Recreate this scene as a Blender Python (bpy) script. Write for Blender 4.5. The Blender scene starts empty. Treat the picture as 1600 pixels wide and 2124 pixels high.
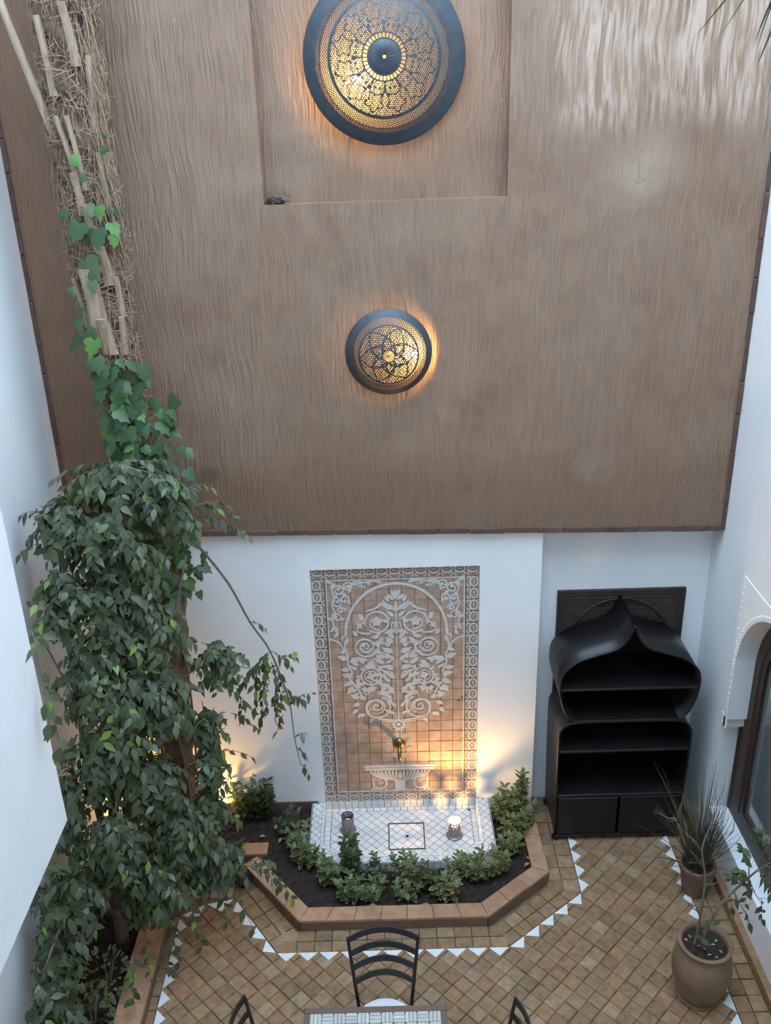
import bpy, bmesh, math, random
import numpy as np
from mathutils import Matrix, Vector

random.seed(7); rng = np.random.default_rng(7)
S = bpy.context.scene
COL = S.collection
PI = math.pi

# ------------------------------------------------------------------ camera, sky, exposure
cam_data = bpy.data.cameras.new('camera'); cam = bpy.data.objects.new('camera', cam_data); COL.objects.link(cam)
cam_data.sensor_fit = 'HORIZONTAL'; cam_data.sensor_width = 36.0; cam_data.lens = 36.0*1912.0/1600.0
cam_data.clip_start = 0.05; cam_data.clip_end = 100
CAM = Vector((0.0, -6.1, 5.5))
cam.matrix_world = Matrix(((0.99958284, 0.02875248, 0.00272883, CAM.x),
                           (-0.00909594, 0.40307325, -0.91512251, CAM.y),
                           (-0.02741196, 0.91471594, 0.40316664, CAM.z),
                           (0, 0, 0, 1)))
S.camera = cam
world = bpy.data.worlds.new('dusk_sky'); S.world = world; world.use_nodes = True
bg = world.node_tree.nodes['Background']
bg.inputs['Color'].default_value = (0.55, 0.745, 0.98, 1); bg.inputs['Strength'].default_value = 10.0
S.view_settings.view_transform = 'Standard'; S.view_settings.look = 'None'
S.view_settings.exposure = 0.0; S.view_settings.gamma = 1.0; S.view_settings.use_curve_mapping = False
S.cycles.use_denoising = True
S.cycles.sample_clamp_indirect = 6.0
S.cycles.max_bounces = 6; S.cycles.diffuse_bounces = 4; S.cycles.glossy_bounces = 2; S.cycles.transparent_max_bounces = 12

# ------------------------------------------------------------------ helpers
WM = {}
def mesh(name, v, f, mats=(), smooth=False, midx=None):
    me = bpy.data.meshes.new(name)
    if isinstance(v, np.ndarray): v = v.tolist()
    if isinstance(f, np.ndarray): f = f.tolist()
    me.from_pydata(v, [], f)
    for m in (mats if isinstance(mats, (list, tuple)) else [mats]): me.materials.append(m)
    if midx is not None: me.polygons.foreach_set('material_index', midx)
    if smooth: me.polygons.foreach_set('use_smooth', [True]*len(me.polygons))
    me.update()
    return me
def put(name, me, parent=None, mw=None):
    o = bpy.data.objects.new(name, me); COL.objects.link(o)
    mw = mw if mw is not None else Matrix.Identity(4)
    if parent is not None:
        o.parent = parent; o.matrix_parent_inverse = WM[parent.name].inverted()
    o.matrix_basis = mw
    WM[o.name] = mw.copy()
    return o
def tag(o, label, cat=None, group=None, kind=None):
    o['label'] = label
    if cat: o['category'] = cat
    if group: o['group'] = group
    if kind: o['kind'] = kind
    return o
def thing(name, loc, label, cat, group=None, rz=0.0):
    mw = Matrix.Translation(Vector(loc)) @ Matrix.Rotation(rz, 4, 'Z')
    o = put(name, None, None, mw); o.empty_display_size = 0.05
    return tag(o, label, cat, group)
def stuff(o): o['kind'] = 'stuff'; return o

class MB:
    def __init__(s): s.v = []; s.f = []; s.m = []
    def add(s, v, f, m=0):
        b = len(s.v); s.v += [tuple(p) for p in v]; s.f += [tuple(b+i for i in q) for q in f]; s.m += [m]*len(f); return s
    def box(s, x0, x1, y0, y1, z0, z1, m=0):
        v = [(x, y, z) for z in (z0, z1) for y in (y0, y1) for x in (x0, x1)]
        return s.add(v, [(0,2,3,1),(4,5,7,6),(0,1,5,4),(2,6,7,3),(0,4,6,2),(1,3,7,5)], m)
    def tube(s, pts, r, n=6, m=0, cap=True):
        P = [Vector(p) for p in pts]; k = len(P)
        R = r if isinstance(r, (list, tuple)) else [r]*k
        t0 = (P[1]-P[0]).normalized()
        ref = Vector((0,0,1)) if abs(t0.z) < .9 else Vector((1,0,0))
        nx = t0.cross(ref).normalized()
        vs = []
        for i in range(k):
            t = (P[min(i+1,k-1)]-P[max(i-1,0)]).normalized()
            nx = (nx - t*nx.dot(t)).normalized(); ny = t.cross(nx)
            for j in range(n):
                a = 2*PI*j/n; vs.append(P[i]+(nx*math.cos(a)+ny*math.sin(a))*R[i])
        fs = [(i*n+j, i*n+(j+1)%n, (i+1)*n+(j+1)%n, (i+1)*n+j) for i in range(k-1) for j in range(n)]
        if cap: fs += [tuple(range(n-1,-1,-1)), tuple((k-1)*n+j for j in range(n))]
        return s.add(vs, fs, m)
    def lathe(s, prof, n=32, m=0, c=(0,0,0)):
        vs = [(c[0]+r*math.cos(2*PI*j/n), c[1]+r*math.sin(2*PI*j/n), c[2]+z) for r, z in prof for j in range(n)]
        fs = [(i*n+j, i*n+(j+1)%n, (i+1)*n+(j+1)%n, (i+1)*n+j) for i in range(len(prof)-1) for j in range(n)]
        return s.add(vs, fs, m)
    def prism(s, poly, z0, z1, bev=0.0, m=0, ax='z'):
        n = len(poly); cx = sum(p[0] for p in poly)/n; cy = sum(p[1] for p in poly)/n
        rings = [(poly, z0)]
        if bev > 0:
            rings.append((poly, z1-(bev if z1 > z0 else -bev)))
            ins = []
            for x, y in poly:
                d = math.hypot(x-cx, y-cy) or 1; k = max(0.5, 1-bev*1.3/d); ins.append((cx+(x-cx)*k, cy+(y-cy)*k))
            rings.append((ins, z1))
        else: rings.append((poly, z1))
        vs = []
        for pl, z in rings:
            for a, b in pl: vs.append((a, b, z) if ax == 'z' else ((a, z, b) if ax == 'y' else (z, a, b)))
        fs = [tuple(range(n-1,-1,-1)), tuple((len(rings)-1)*n+j for j in range(n))]
        fs += [(i*n+j, i*n+(j+1)%n, (i+1)*n+(j+1)%n, (i+1)*n+j) for i in range(len(rings)-1) for j in range(n)]
        return s.add(vs, fs, m)
    def ribbon(s, pts, w, y0, y1, closed=False, m=0):
        """flat stroke in the x-z plane, thickness y0 (back) to y1 (front)"""
        n = len(pts); L = []; R = []
        for i in range(n):
            a = pts[(i-1) % n] if closed else pts[max(i-1,0)]; b = pts[(i+1) % n] if closed else pts[min(i+1,n-1)]
            dx, dz = b[0]-a[0], b[1]-a[1]; d = math.hypot(dx, dz) or 1
            ww = (w[i] if isinstance(w, (list, tuple)) else w)/2
            L.append((pts[i][0]-dz/d*ww, pts[i][1]+dx/d*ww)); R.append((pts[i][0]+dz/d*ww, pts[i][1]-dx/d*ww))
        vs = [(x, y1, z) for x, z in L]+[(x, y1, z) for x, z in R]+[(x, y0, z) for x, z in L]+[(x, y0, z) for x, z in R]
        fs = []
        for i in range(n if closed else n-1):
            j = (i+1) % n
            fs += [(i, j, n+j, n+i), (i, 2*n+i, 2*n+j, j), (n+i, n+j, 3*n+j, 3*n+i)]
        return s.add(vs, fs, m)
    def me(s, name, mats, smooth=False): return mesh(name, s.v, s.f, mats, smooth, s.m)
    def obj(s, name, mats, parent=None, smooth=False, mw=None): return put(name, s.me(name, mats, smooth), parent, mw)

def fill_hole(outer, inner, conv):
    """triangulated flat face with a hole; returns verts, faces"""
    bm = bmesh.new(); ed = []
    for loop in (outer, inner):
        vs = [bm.verts.new(conv(*p)) for p in loop]
        ed += [bm.edges.new((vs[i], vs[(i+1) % len(vs)])) for i in range(len(vs))]
    bmesh.ops.triangle_fill(bm, use_beauty=True, edges=ed)
    bm.verts.index_update()
    v = [tuple(q.co) for q in bm.verts]; f = [tuple(q.index for q in fc.verts) for fc in bm.faces]; bm.free()
    return v, f
def clip(poly, a, n):
    out = []
    for i in range(len(poly)):
        p, q = poly[i], poly[(i+1) % len(poly)]
        dp = (p[0]-a[0])*n[0]+(p[1]-a[1])*n[1]; dq = (q[0]-a[0])*n[0]+(q[1]-a[1])*n[1]
        if dp >= 0: out.append(p)
        if dp*dq < 0: t = dp/(dp-dq); out.append((p[0]+(q[0]-p[0])*t, p[1]+(q[1]-p[1])*t))
    return out
def area(p): return abs(sum(p[i][0]*p[(i+1) % len(p)][1]-p[(i+1) % len(p)][0]*p[i][1] for i in range(len(p))))/2
def ccw(p): return p if sum(p[i][0]*p[(i+1) % len(p)][1]-p[(i+1) % len(p)][0]*p[i][1] for i in range(len(p))) > 0 else p[::-1]
def clip_convex(poly, reg):
    reg = ccw(reg)
    for i in range(len(reg)):
        a, b = reg[i], reg[(i+1) % len(reg)]
        poly = clip(poly, a, (-(b[1]-a[1]), b[0]-a[0]))
        if len(poly) < 3: return []
    return poly

# ------------------------------------------------------------------ materials
def mk(name):
    m = bpy.data.materials.new(name); m.use_nodes = True
    return m, m.node_tree, m.node_tree.nodes['Principled BSDF']
def nd(nt, t, **k):
    n = nt.nodes.new(t)
    for a, b in k.items():
        if a in n.inputs: n.inputs[a].default_value = b
        else: setattr(n, a, b)
    return n
def mixc(nt, fac, a, b, blend='MIX'):
    n = nt.nodes.new('ShaderNodeMix'); n.data_type = 'RGBA'; n.blend_type = blend
    for sock, val in ((n.inputs[0], fac), (n.inputs[6], a), (n.inputs[7], b)):
        if isinstance(val, bpy.types.NodeSocket): nt.links.new(val, sock)
        else: sock.default_value = (*val, 1) if isinstance(val, tuple) and len(val) == 3 else val
    return n.outputs[2]
def ramp(nt, fac, p0, p1, c0=(0,0,0), c1=(1,1,1)):
    n = nt.nodes.new('ShaderNodeValToRGB'); e = n.color_ramp.elements
    e[0].position = p0; e[1].position = p1; e[0].color = (*c0, 1); e[1].color = (*c1, 1)
    nt.links.new(fac, n.inputs[0]); return n.outputs[0]
def pos(nt, scale=(1,1,1), local=False):
    g = nt.nodes.new('ShaderNodeTexCoord' if local else 'ShaderNodeNewGeometry')
    mp = nt.nodes.new('ShaderNodeMapping'); mp.inputs['Scale'].default_value = scale
    nt.links.new(g.outputs['Object' if local else 'Position'], mp.inputs['Vector']); return mp.outputs[0]
def noise(nt, vec, scale, detail=4, rough=.55, dist=0):
    n = nd(nt, 'ShaderNodeTexNoise'); n.inputs['Scale'].default_value = scale; n.inputs['Detail'].default_value = detail
    n.inputs['Roughness'].default_value = rough; n.inputs['Distortion'].default_value = dist
    nt.links.new(vec, n.inputs['Vector']); return n.outputs['Fac']
def bumpn(nt, bsdf, h, strength, dist):
    b = nt.nodes.new('ShaderNodeBump'); b.inputs['Strength'].default_value = strength; b.inputs['Distance'].default_value = dist
    nt.links.new(h, b.inputs['Height']); nt.links.new(b.outputs[0], bsdf.inputs['Normal']); return b
def randv(nt):
    o = nt.nodes.new('ShaderNodeObjectInfo'); g = nt.nodes.new('ShaderNodeNewGeometry')
    a = nt.nodes.new('ShaderNodeMath'); a.operation = 'ADD'; nt.links.new(o.outputs['Random'], a.inputs[0]); nt.links.new(g.outputs['Random Per Island'], a.inputs[1])
    f = nt.nodes.new('ShaderNodeMath'); f.operation = 'FRACT'; nt.links.new(a.outputs[0], f.inputs[0]); return f.outputs[0]
def mat(name, c1, c2=None, scale=8, rough=.6, metal=0, bump=0, bscale=40, stretch=(1,1,1), rand=None, spec=.5, local=False):
    m, nt, b = mk(name); b.inputs['Roughness'].default_value = rough; b.inputs['Metallic'].default_value = metal
    b.inputs['Specular IOR Level'].default_value = spec
    col = None
    if c2 is not None:
        v = pos(nt, stretch, local); col = mixc(nt, ramp(nt, noise(nt, v, scale, 4), .32, .68), c1, c2)
    if rand:
        n = nt.nodes.new('ShaderNodeValToRGB'); el = n.color_ramp.elements
        for i, c in enumerate(rand):
            e = el[i] if i < 2 else el.new(1)
            e.position = i/(len(rand)-1); e.color = (*c, 1)
        nt.links.new(randv(nt), n.inputs[0])
        col = mixc(nt, 1.0, col, n.outputs[0], 'MULTIPLY') if col is not None else n.outputs[0]
    if col is not None: nt.links.new(col, b.inputs['Base Color'])
    else: b.inputs['Base Color'].default_value = (*c1, 1)
    if bump: bumpn(nt, b, noise(nt, pos(nt, stretch, local), bscale, 2), bump, .01)
    return m
def emit(name, c, s):
    m, nt, b = mk(name); b.inputs['Base Color'].default_value = (*c, 1)
    b.inputs['Emission Color'].default_value = (*c, 1); b.inputs['Emission Strength'].default_value = s; return m
def leafmat(name, c1, c2, rough=.42, trans=.22, scale=9):
    m, nt, b = mk(name); b.inputs['Roughness'].default_value = rough
    col = mixc(nt, randv(nt), c1, c2); nt.links.new(col, b.inputs['Base Color'])
    t = nt.nodes.new('ShaderNodeBsdfTranslucent'); nt.links.new(mixc(nt, .5, col, (.25, .35, .03), 'MIX'), t.inputs['Color'])
    mx = nt.nodes.new('ShaderNodeMixShader'); mx.inputs[0].default_value = trans
    nt.links.new(b.outputs[0], mx.inputs[1]); nt.links.new(t.outputs[0], mx.inputs[2])
    nt.links.new(mx.outputs[0], nt.nodes['Material Output'].inputs['Surface']); return m

def brown_plaster():
    m, nt, b = mk('brown_tadelakt'); b.inputs['Roughness'].default_value = .62
    L = nt.links
    base = pos(nt)
    wob = nd(nt, 'ShaderNodeTexNoise'); wob.inputs['Scale'].default_value = 1.5; wob.inputs['Detail'].default_value = 1.6; L.new(base, wob.inputs['Vector'])
    off = nt.nodes.new('ShaderNodeVectorMath'); off.operation = 'MULTIPLY_ADD'
    L.new(wob.outputs['Color'], off.inputs[0]); off.inputs[1].default_value = (.13, .13, .30); L.new(base, off.inputs[2])
    def streak(sx, sz, sc):
        mp = nt.nodes.new('ShaderNodeMapping'); mp.inputs['Scale'].default_value = (sx, sx, sz); L.new(off.outputs[0], mp.inputs['Vector'])
        return noise(nt, mp.outputs[0], sc, 2, .6)
    fine = streak(1, .06, 62); coarse = streak(1, .085, 36)
    big = ramp(nt, noise(nt, base, .9, 2), .42, .62)
    blot = ramp(nt, noise(nt, base, 2.6, 4, .62), .3, .72)
    # the upper right of the wall was dragged more coarsely, with paler ridges
    sep = nt.nodes.new('ShaderNodeSeparateXYZ'); L.new(off.outputs[0], sep.inputs[0])
    def mr(sock, a, c):
        n = nt.nodes.new('ShaderNodeMapRange'); n.inputs['From Min'].default_value = a; n.inputs['From Max'].default_value = c; n.interpolation_type = 'SMOOTHSTEP'
        L.new(sock, n.inputs['Value']); return n.outputs[0]
    def mul(p, q):
        n = nt.nodes.new('ShaderNodeMath'); n.operation = 'MULTIPLY'; L.new(p, n.inputs[0]); L.new(q, n.inputs[1]); return n.outputs[0]
    patch = mul(mul(mr(sep.outputs['X'], .95, 1.35), mr(sep.outputs['Z'], 5.36, 5.66)), ramp(nt, noise(nt, base, 2.2, 3), .30, .52, (.25,.25,.25), (1,1,1)))
    ridgec = ramp(nt, coarse, .40, .60)
    ridgef = mixc(nt, ramp(nt, noise(nt, base, 6, 2), .48, .72), ramp(nt, fine, .32, .66), (.66, .66, .66))
    c = mixc(nt, blot, (.235, .138, .084), (.308, .193, .124))
    c = mixc(nt, big, c, mixc(nt, .5, c, (.335, .218, .146)))
    c = mixc(nt, ridgef, mixc(nt, .38, c, (.115, .068, .043)), c)
    pale = mixc(nt, ridgec, c, (.46, .33, .25))
    c = mixc(nt, patch, c, pale)
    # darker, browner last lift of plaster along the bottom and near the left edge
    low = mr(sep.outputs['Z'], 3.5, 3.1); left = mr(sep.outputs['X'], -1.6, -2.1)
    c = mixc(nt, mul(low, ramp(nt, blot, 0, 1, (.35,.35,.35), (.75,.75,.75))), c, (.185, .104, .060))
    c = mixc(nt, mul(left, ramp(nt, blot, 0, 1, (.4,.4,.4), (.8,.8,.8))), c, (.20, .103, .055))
    sp = noise(nt, base, 38, 1); c = mixc(nt, ramp(nt, sp, .79, .81), c, (.55, .5, .46))
    def blob(cx, cz, rx, rz):
        d = nt.nodes.new('ShaderNodeVectorMath'); d.operation = 'SUBTRACT'; L.new(off.outputs[0], d.inputs[0]); d.inputs[1].default_value = (cx+.10, .10, cz+.15)
        e = nt.nodes.new('ShaderNodeVectorMath'); e.operation = 'MULTIPLY'; L.new(d.outputs[0], e.inputs[0]); e.inputs[1].default_value = (1/rx, 0, 1/rz)
        l = nt.nodes.new('ShaderNodeVectorMath'); l.operation = 'LENGTH'; L.new(e.outputs[0], l.inputs[0]); return mr(l.outputs['Value'], 1.25, .35)
    smooth = blob(1.60, 5.09, .30, .22)
    c = mixc(nt, smooth, c, mixc(nt, blot, (.275, .178, .118), (.335, .225, .155)))
    c = mixc(nt, mul(blob(1.61, 5.09, .17, .13), ramp(nt, blot, 0, 1, (.1,.1,.1), (.55,.55,.55))), c, (.40, .30, .225))
    c = mixc(nt, mul(blob(1.435, 3.10, .17, .12), ramp(nt, noise(nt, base, 17, 3), .35, .75, (0,0,0), (.6,.6,.6))), c, (.36, .25, .175))
    c = mixc(nt, mul(blob(-1.30, 3.12, .10, .07), blot), c, (.10, .062, .048))
    c = mixc(nt, mul(blob(-1.64, 4.75, .06, .16), ramp(nt, noise(nt, base, 55, 2), .58, .62)), c, (.62, .60, .57))
    vor = nd(nt, 'ShaderNodeTexVoronoi'); vor.feature = 'DISTANCE_TO_EDGE'; vor.inputs['Scale'].default_value = 9; L.new(off.outputs[0], vor.inputs['Vector'])
    c = mixc(nt, mul(blob(1.60, 5.10, .13, .13), ramp(nt, vor.outputs['Distance'], .008, .018, (.7,.7,.7), (0,0,0))), c, (.11, .07, .05))
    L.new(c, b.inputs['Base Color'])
    h = mixc(nt, patch, ridgef, ridgec)
    bumpn(nt, b, h, .55, .011)
    return m
M = {}
M['brown'] = brown_plaster()
M['white'] = mat('white_limewash', (.85, .85, .835), (.79, .79, .78), 1.7, .75, bump=.25, bscale=9)
M['grout'] = mat('dark_grout', (.19, .125, .07), (.14, .09, .05), 30, .9)
M['floor_tile'] = mat('terracotta_floor_tile', (1, 1, 1), (.62, .58, .55), 19, .62, bump=.35, bscale=24,
                      rand=[(.34,.20,.096), (.26,.150,.074), (.38,.232,.116), (.30,.188,.098), (.39,.215,.102), (.245,.155,.084), (.37,.24,.132), (.31,.178,.086), (.42,.285,.165), (.28,.18,.10)])
M['floor'] = mat('terracotta_floor_far', (.38, .24, .13), (.30, .19, .10), 9, .7, bump=.2, bscale=20)
M['white_tile'] = mat('white_triangle_tile', (.78, .78, .76), (.70, .70, .68), 20, .35, bump=.1, bscale=30)
M['kerb'] = mat('terracotta_kerb', (1, 1, 1), (.72, .66, .62), 14, .65, bump=.3, bscale=30,
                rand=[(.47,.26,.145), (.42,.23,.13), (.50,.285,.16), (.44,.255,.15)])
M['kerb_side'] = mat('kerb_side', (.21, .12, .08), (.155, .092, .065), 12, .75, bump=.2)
M['zellige'] = mat('white_zellige', (.80, .79, .76), None, 1, .28, rand=[(.74,.73,.70), (.66,.65,.62), (.77,.76,.74), (.70,.685,.65)])
M['zgrout'] = mat('zellige_grout', (.10, .085, .075), (.07, .06, .05), 20, .9)
M['panel_tile'] = mat('panel_terracotta', (1, 1, 1), (.70, .66, .63), 11, .7, bump=.35, bscale=26,
                      rand=[(.50,.35,.265), (.445,.305,.225), (.54,.39,.30), (.47,.32,.24), (.51,.37,.29)])
M['border_tile'] = mat('border_terracotta', (.37, .275, .22), (.29, .215, .175), 14, .75, bump=.3, bscale=30, rand=[(1,1,1), (.86,.86,.86), (1.0,.95,.93)])
M['carve'] = mat('pale_carved_glaze', (.64, .62, .585), (.54, .52, .49), 22, .6, bump=.2, bscale=50)
M['brick'] = mat('red_brick', (.145, .082, .064), (.10, .06, .048), 18, .85, bump=.4, rand=[(1,1,1), (.75,.75,.75), (1.15,1.05,1)])
M['soil'] = mat('dark_soil', (.045, .026, .018), (.02, .013, .01), 26, .95, bump=1, bscale=40)
M['blackmetal'] = mat('black_painted_metal', (.0095, .0085, .0095), (.015, .0125, .0125), 6, .36, bump=.08, bscale=14, spec=.35)
M['chairmetal'] = mat('black_iron', (.012, .012, .013), (.018, .017, .017), 14, .5)
M['lampmetal'] = mat('dark_blue_patinated_metal', (.040, .052, .064), (.062, .075, .088), 18, .48, metal=.35, bump=.1, bscale=30)
M['reflector'] = mat('added_reflector', (.75, .55, .30), None, rough=.6)  # for the bounce plates added behind the lamp domes
M['wood'] = mat('dark_stained_wood', (.050, .026, .02), (.030, .016, .013), 7, .5, bump=.25, bscale=18, stretch=(4, 4, .4))
M['doorwood'] = mat('carved_door_wood', (.052, .033, .027), (.030, .020, .017), 16, .6, bump=.8, bscale=34)
M['glass'] = mat('window_glass', (.06, .075, .08), None, rough=.04, spec=.8)
M['glass'].node_tree.nodes['Principled BSDF'].inputs['Transmission Weight'].default_value = .85
M['glass'].node_tree.nodes['Principled BSDF'].inputs['Base Color'].default_value = (.8, .88, .88, 1)
M['curtain'] = mat('pale_curtain', (.55, .54, .50), (.48, .47, .44), 5, .9)
M['pot'] = mat('weathered_terracotta_pot', (.26, .155, .086), (.165, .108, .066), 6, .8, bump=.3, bscale=22)
M['pot2'] = mat('brown_terracotta_pot', (.22, .125, .08), (.15, .095, .065), 7, .8, bump=.3, bscale=22)
M['bark'] = mat('grey_brown_bark', (.17, .135, .105), (.10, .08, .062), 20, .85, bump=.5, bscale=60, stretch=(1,1,.3))
M['twig'] = mat('pale_twig', (.22, .17, .125), (.15, .115, .085), 20, .85)
M['palm'] = mat('palm_trunk_bark', (.175, .115, .075), (.085, .056, .038), 22, .9, bump=1, bscale=50, stretch=(1, 1, .5))
M['fibre'] = mat('palm_fibre', (.33, .235, .165), None, rough=.9, rand=[(.40,.265,.165), (.28,.18,.115), (.50,.35,.23), (.20,.13,.085)])
M['petiole'] = mat('pale_petiole_stub', (.47, .35, .235), (.29, .205, .135), 13, .75, bump=.6, bscale=30, stretch=(3, 3, .25))
M['ficus'] = leafmat('ficus_leaf', (.050, .074, .034), (.098, .122, .062), .42)
M['ficus_young'] = leafmat('young_ficus_leaf', (.17, .30, .055), (.24, .36, .09), .4, .3)
M['ivy'] = leafmat('ivy_leaf', (.034, .085, .034), (.07, .13, .048), .45)
M['ivy_young'] = leafmat('young_ivy_leaf', (.085, .22, .045), (.13, .28, .06), .45, .25)
M['vleaf'] = leafmat('variegated_leaf_centre', (.042, .072, .022), (.075, .11, .034), .4)
M['vedge'] = leafmat('variegated_leaf_margin', (.20, .23, .10), (.29, .32, .155), .45)
M['dleaf'] = leafmat('dark_shrub_leaf', (.026, .05, .022), (.05, .08, .032), .38)
M['grass'] = leafmat('reed_blade', (.06, .075, .05), (.11, .12, .075), .6, .15)
M['frond'] = leafmat('palm_leaflet', (.018, .045, .022), (.035, .075, .035), .4, .12)
M['brass'] = mat('aged_brass', (.30, .22, .09), (.20, .14, .05), 30, .35, metal=.9)
M['silver'] = mat('filigree_silver', (.30, .28, .275), (.22, .205, .20), 30, .45, metal=.7)
M['rust'] = mat('rusty_iron', (.095, .052, .028), (.05, .03, .02), 40, .8)
M['wax'] = mat('candle_wax', (.85, .80, .68), None, rough=.5)
M['cushion'] = mat('white_seat_cushion', (.74, .74, .76), (.66, .66, .69), 6, .85)
M['tabletop'] = mat('brown_table_frame', (.155, .092, .062), (.115, .07, .05), 14, .6, bump=.2)
M['mosaic'] = mat('pale_mosaic', (.5, .5, .45), None, rough=.4, rand=[(.50,.50,.45), (.42,.425,.385), (.56,.555,.50), (.46,.45,.40)])
M['nest'] = mat('dry_nest_straw', (.22, .17, .12), None, rough=.95, rand=[(.28,.22,.16), (.10,.075,.055), (.40,.33,.26)])
M['litter'] = mat('dry_fallen_leaf', (.34, .22, .16), None, rough=.9, rand=[(.34,.22,.16), (.42,.30,.26), (.25,.14,.08)])
M['bulb'] = emit('warm_bulb', (1.0, .56, .17), 800)
M['flame'] = emit('candle_flame', (1.0, .57, .20), 24000)
M['spot'] = emit('garden_lamp_lens', (1.0, .56, .18), 520)

# ------------------------------------------------------------------ the setting: walls and floor
def struct(o, label, cat='wall'): return tag(o, label, cat, kind='structure')
TOP = 8.7
XL, XR = -2.31, 2.46
NX0, NX1, NZ0, NZ1, ND = -0.725, 0.808, 4.948, 6.75, 0.10      # lamp niche
PX = 0.038; PW = 0.638                                          # tiled fountain panel: centre and half width
PY = 0.08; WY = 0.04                                            # panel plane, white wall plane

def zb(x): return 2.685 + (x-XL)/(XR-XL)*(2.59-2.685)
b = MB()
v, f = fill_hole([(XL, zb(XL)), (XR, zb(XR)), (XR, TOP), (XL, TOP)], [(NX0, NZ0), (NX1, NZ0+.006), (NX1, NZ1), (NX0, NZ1)], lambda x, z: (x, 0, z))
b.add(v, f)
q = [(NX0, NZ0), (NX1, NZ0+.006), (NX1, NZ1), (NX0, NZ1)]
for i in range(4):
    (x0, z0), (x1, z1) = q[i], q[(i+1) % 4]
    b.add([(x0,0,z0), (x1,0,z1), (x1,ND,z1), (x0,ND,z0)], [(0,1,2,3)])
b.add([(x, ND, z) for x, z in q], [(0,1,2,3)])
b.add([(XL,0,zb(XL)), (XR,0,zb(XR)), (XR,.5,zb(XR)), (XL,.5,zb(XL))], [(0,1,2,3)])
b.add([(XL,.5,zb(XL)), (XR,.5,zb(XR)), (XR,.5,TOP), (XL,.5,TOP)], [(0,1,2,3)])
b.add([(XL,0,TOP), (XR,0,TOP), (XR,.5,TOP), (XL,.5,TOP)], [(0,1,2,3)])
struct(b.obj('wall_back', M['brown']), 'tall brown brushed plaster wall with square lamp niche')

# white lower wall with the panel recess
b = MB(); X1 = 1.14; zt = 2.69
op = [(PX-PW, -.02), (PX+PW, -.02), (PX+PW, 2.335), (PX-PW, 2.335)]
v, f = fill_hole([(XL, -.05), (X1, -.05), (X1, zt-.07), (XL, zt)], op, lambda x, z: (x, WY, z)); b.add(v, f)
for i in range(4):
    (x0, z0), (x1, z1) = op[i], op[(i+1) % 4]
    b.add([(x0,WY,z0), (x1,WY,z1), (x1,.14,z1), (x0,.14,z0)], [(0,1,2,3)])
b.add([(x, .14, z) for x, z in op], [(0,1,2,3)])
b.add([(X1,WY,-.05), (X1,.24,-.05), (X1,.24,zt-.07), (X1,WY,zt-.07)], [(0,1,2,3)])
struct(b.obj('wall_back_lower', M['white']), 'white limewashed lower wall around the tiled fountain panel')
b = MB(); b.box(X1-.02, XR+.02, .2, .45, -.05, 2.64)
struct(b.obj('wall_back_recess', M['white']), 'white recessed wall behind the black cabinet')

# right wall with an arched window opening
WA0, WA1, WC, WR, WS, WZ, WI = -.42, -1.93, -1.175, .655, 1.75, .39, 1.29
loop = [(WA1, WZ), (WA0, WZ), (WA0, WI), (WC+WR, WI)]
loop += [(WC+WR*math.cos(a), WS+WR*math.sin(a)) for a in np.linspace(0, PI, 33)]
loop += [(WC-WR, WI), (WA1, WI)]
b = MB()
v, f = fill_hole([(-6.9, -.05), (.5, -.05), (.5, TOP+2.0), (-6.9, TOP+2.0)], loop, lambda y, z: (XR, y, z)); b.add(v, f)  # top raised out of view to shade the near left wall
for i in range(len(loop)):
    (y0, z0), (y1, z1) = loop[i], loop[(i+1) % len(loop)]
    b.add([(XR,y0,z0), (XR,y1,z1), (XR+.3,y1,z1), (XR+.3,y0,z0)], [(0,1,2,3)])
v, f = fill_hole([(-6.9, -.05), (.5, -.05), (.5, TOP+2.0), (-6.9, TOP+2.0)], loop, lambda y, z: (XR+.3, y, z)); b.add(v, f)
wall_right = struct(b.obj('wall_right', M['white']), 'white right courtyard wall with arched window opening')
# carved plaster frame round the arch
b = MB(); t = .006
ah = [(WC+WR, 1.2)] + [(WC+WR*math.cos(a), WS+WR*math.sin(a)) for a in np.linspace(0, PI, 33)] + [(WC-WR, 1.2)]
b.prism([(-1.885, 1.2), (-1.885, 2.46), (-.465, 2.46), (-.465, 1.2)] + ah, XR+.001, XR-t, ax='x')
b.box(XR-.006, XR+.15, WC+WR+.03, WA0+.004, 1.20, 1.292)
b.obj('arch_surround', M['white'], wall_right)
b = MB()
for a in np.linspace(0, PI, 60):
    y, z = WC+(WR+.03)*math.cos(a), WS+(WR+.03)*math.sin(a); b.box(XR-t-.006, XR-t, y-.008, y+.008, z-.008, z+.008)
for z in np.arange(1.45, 2.42, .055): b.box(XR-t-.005, XR-t, -.500, -.488, z-.006, z+.006)
b.obj('dentil_row', M['white'], wall_right)

# left wall, the overhanging upper storey at the left, and the wall on the camera's side
b = MB(); b.box(XL-.3, XL, -6.9, .5, -.05, TOP+.8)  # top raised out of view to dim the right wall
struct(b.obj('wall_left', M['white']), 'white left courtyard wall behind the ficus')
b = MB(); b.box(XL-.01, -1.483, -6.9, -2.85, 2.6, TOP+.8)  # upper part carried out of view to dim the right wall
struct(b.obj('wall_left_upper', M['white']), 'white overhanging upper storey wall at the near left')
b = MB(); b.box(XL-.3, XR+.3, -7.1, -6.9, -.05, TOP)
struct(b.obj('wall_front', M['white']), 'white courtyard wall on the near side')
b = MB(); b.box(XL-.3, XR+.3, -6.95, -4.85, 8.05, 8.3)  # slab added out of view to cut sky light on floor and lower walls
struct(b.obj('added_ceiling', M['white']), 'unseen gallery slab added above the near side to hold back sky light', 'added_ceiling')
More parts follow.
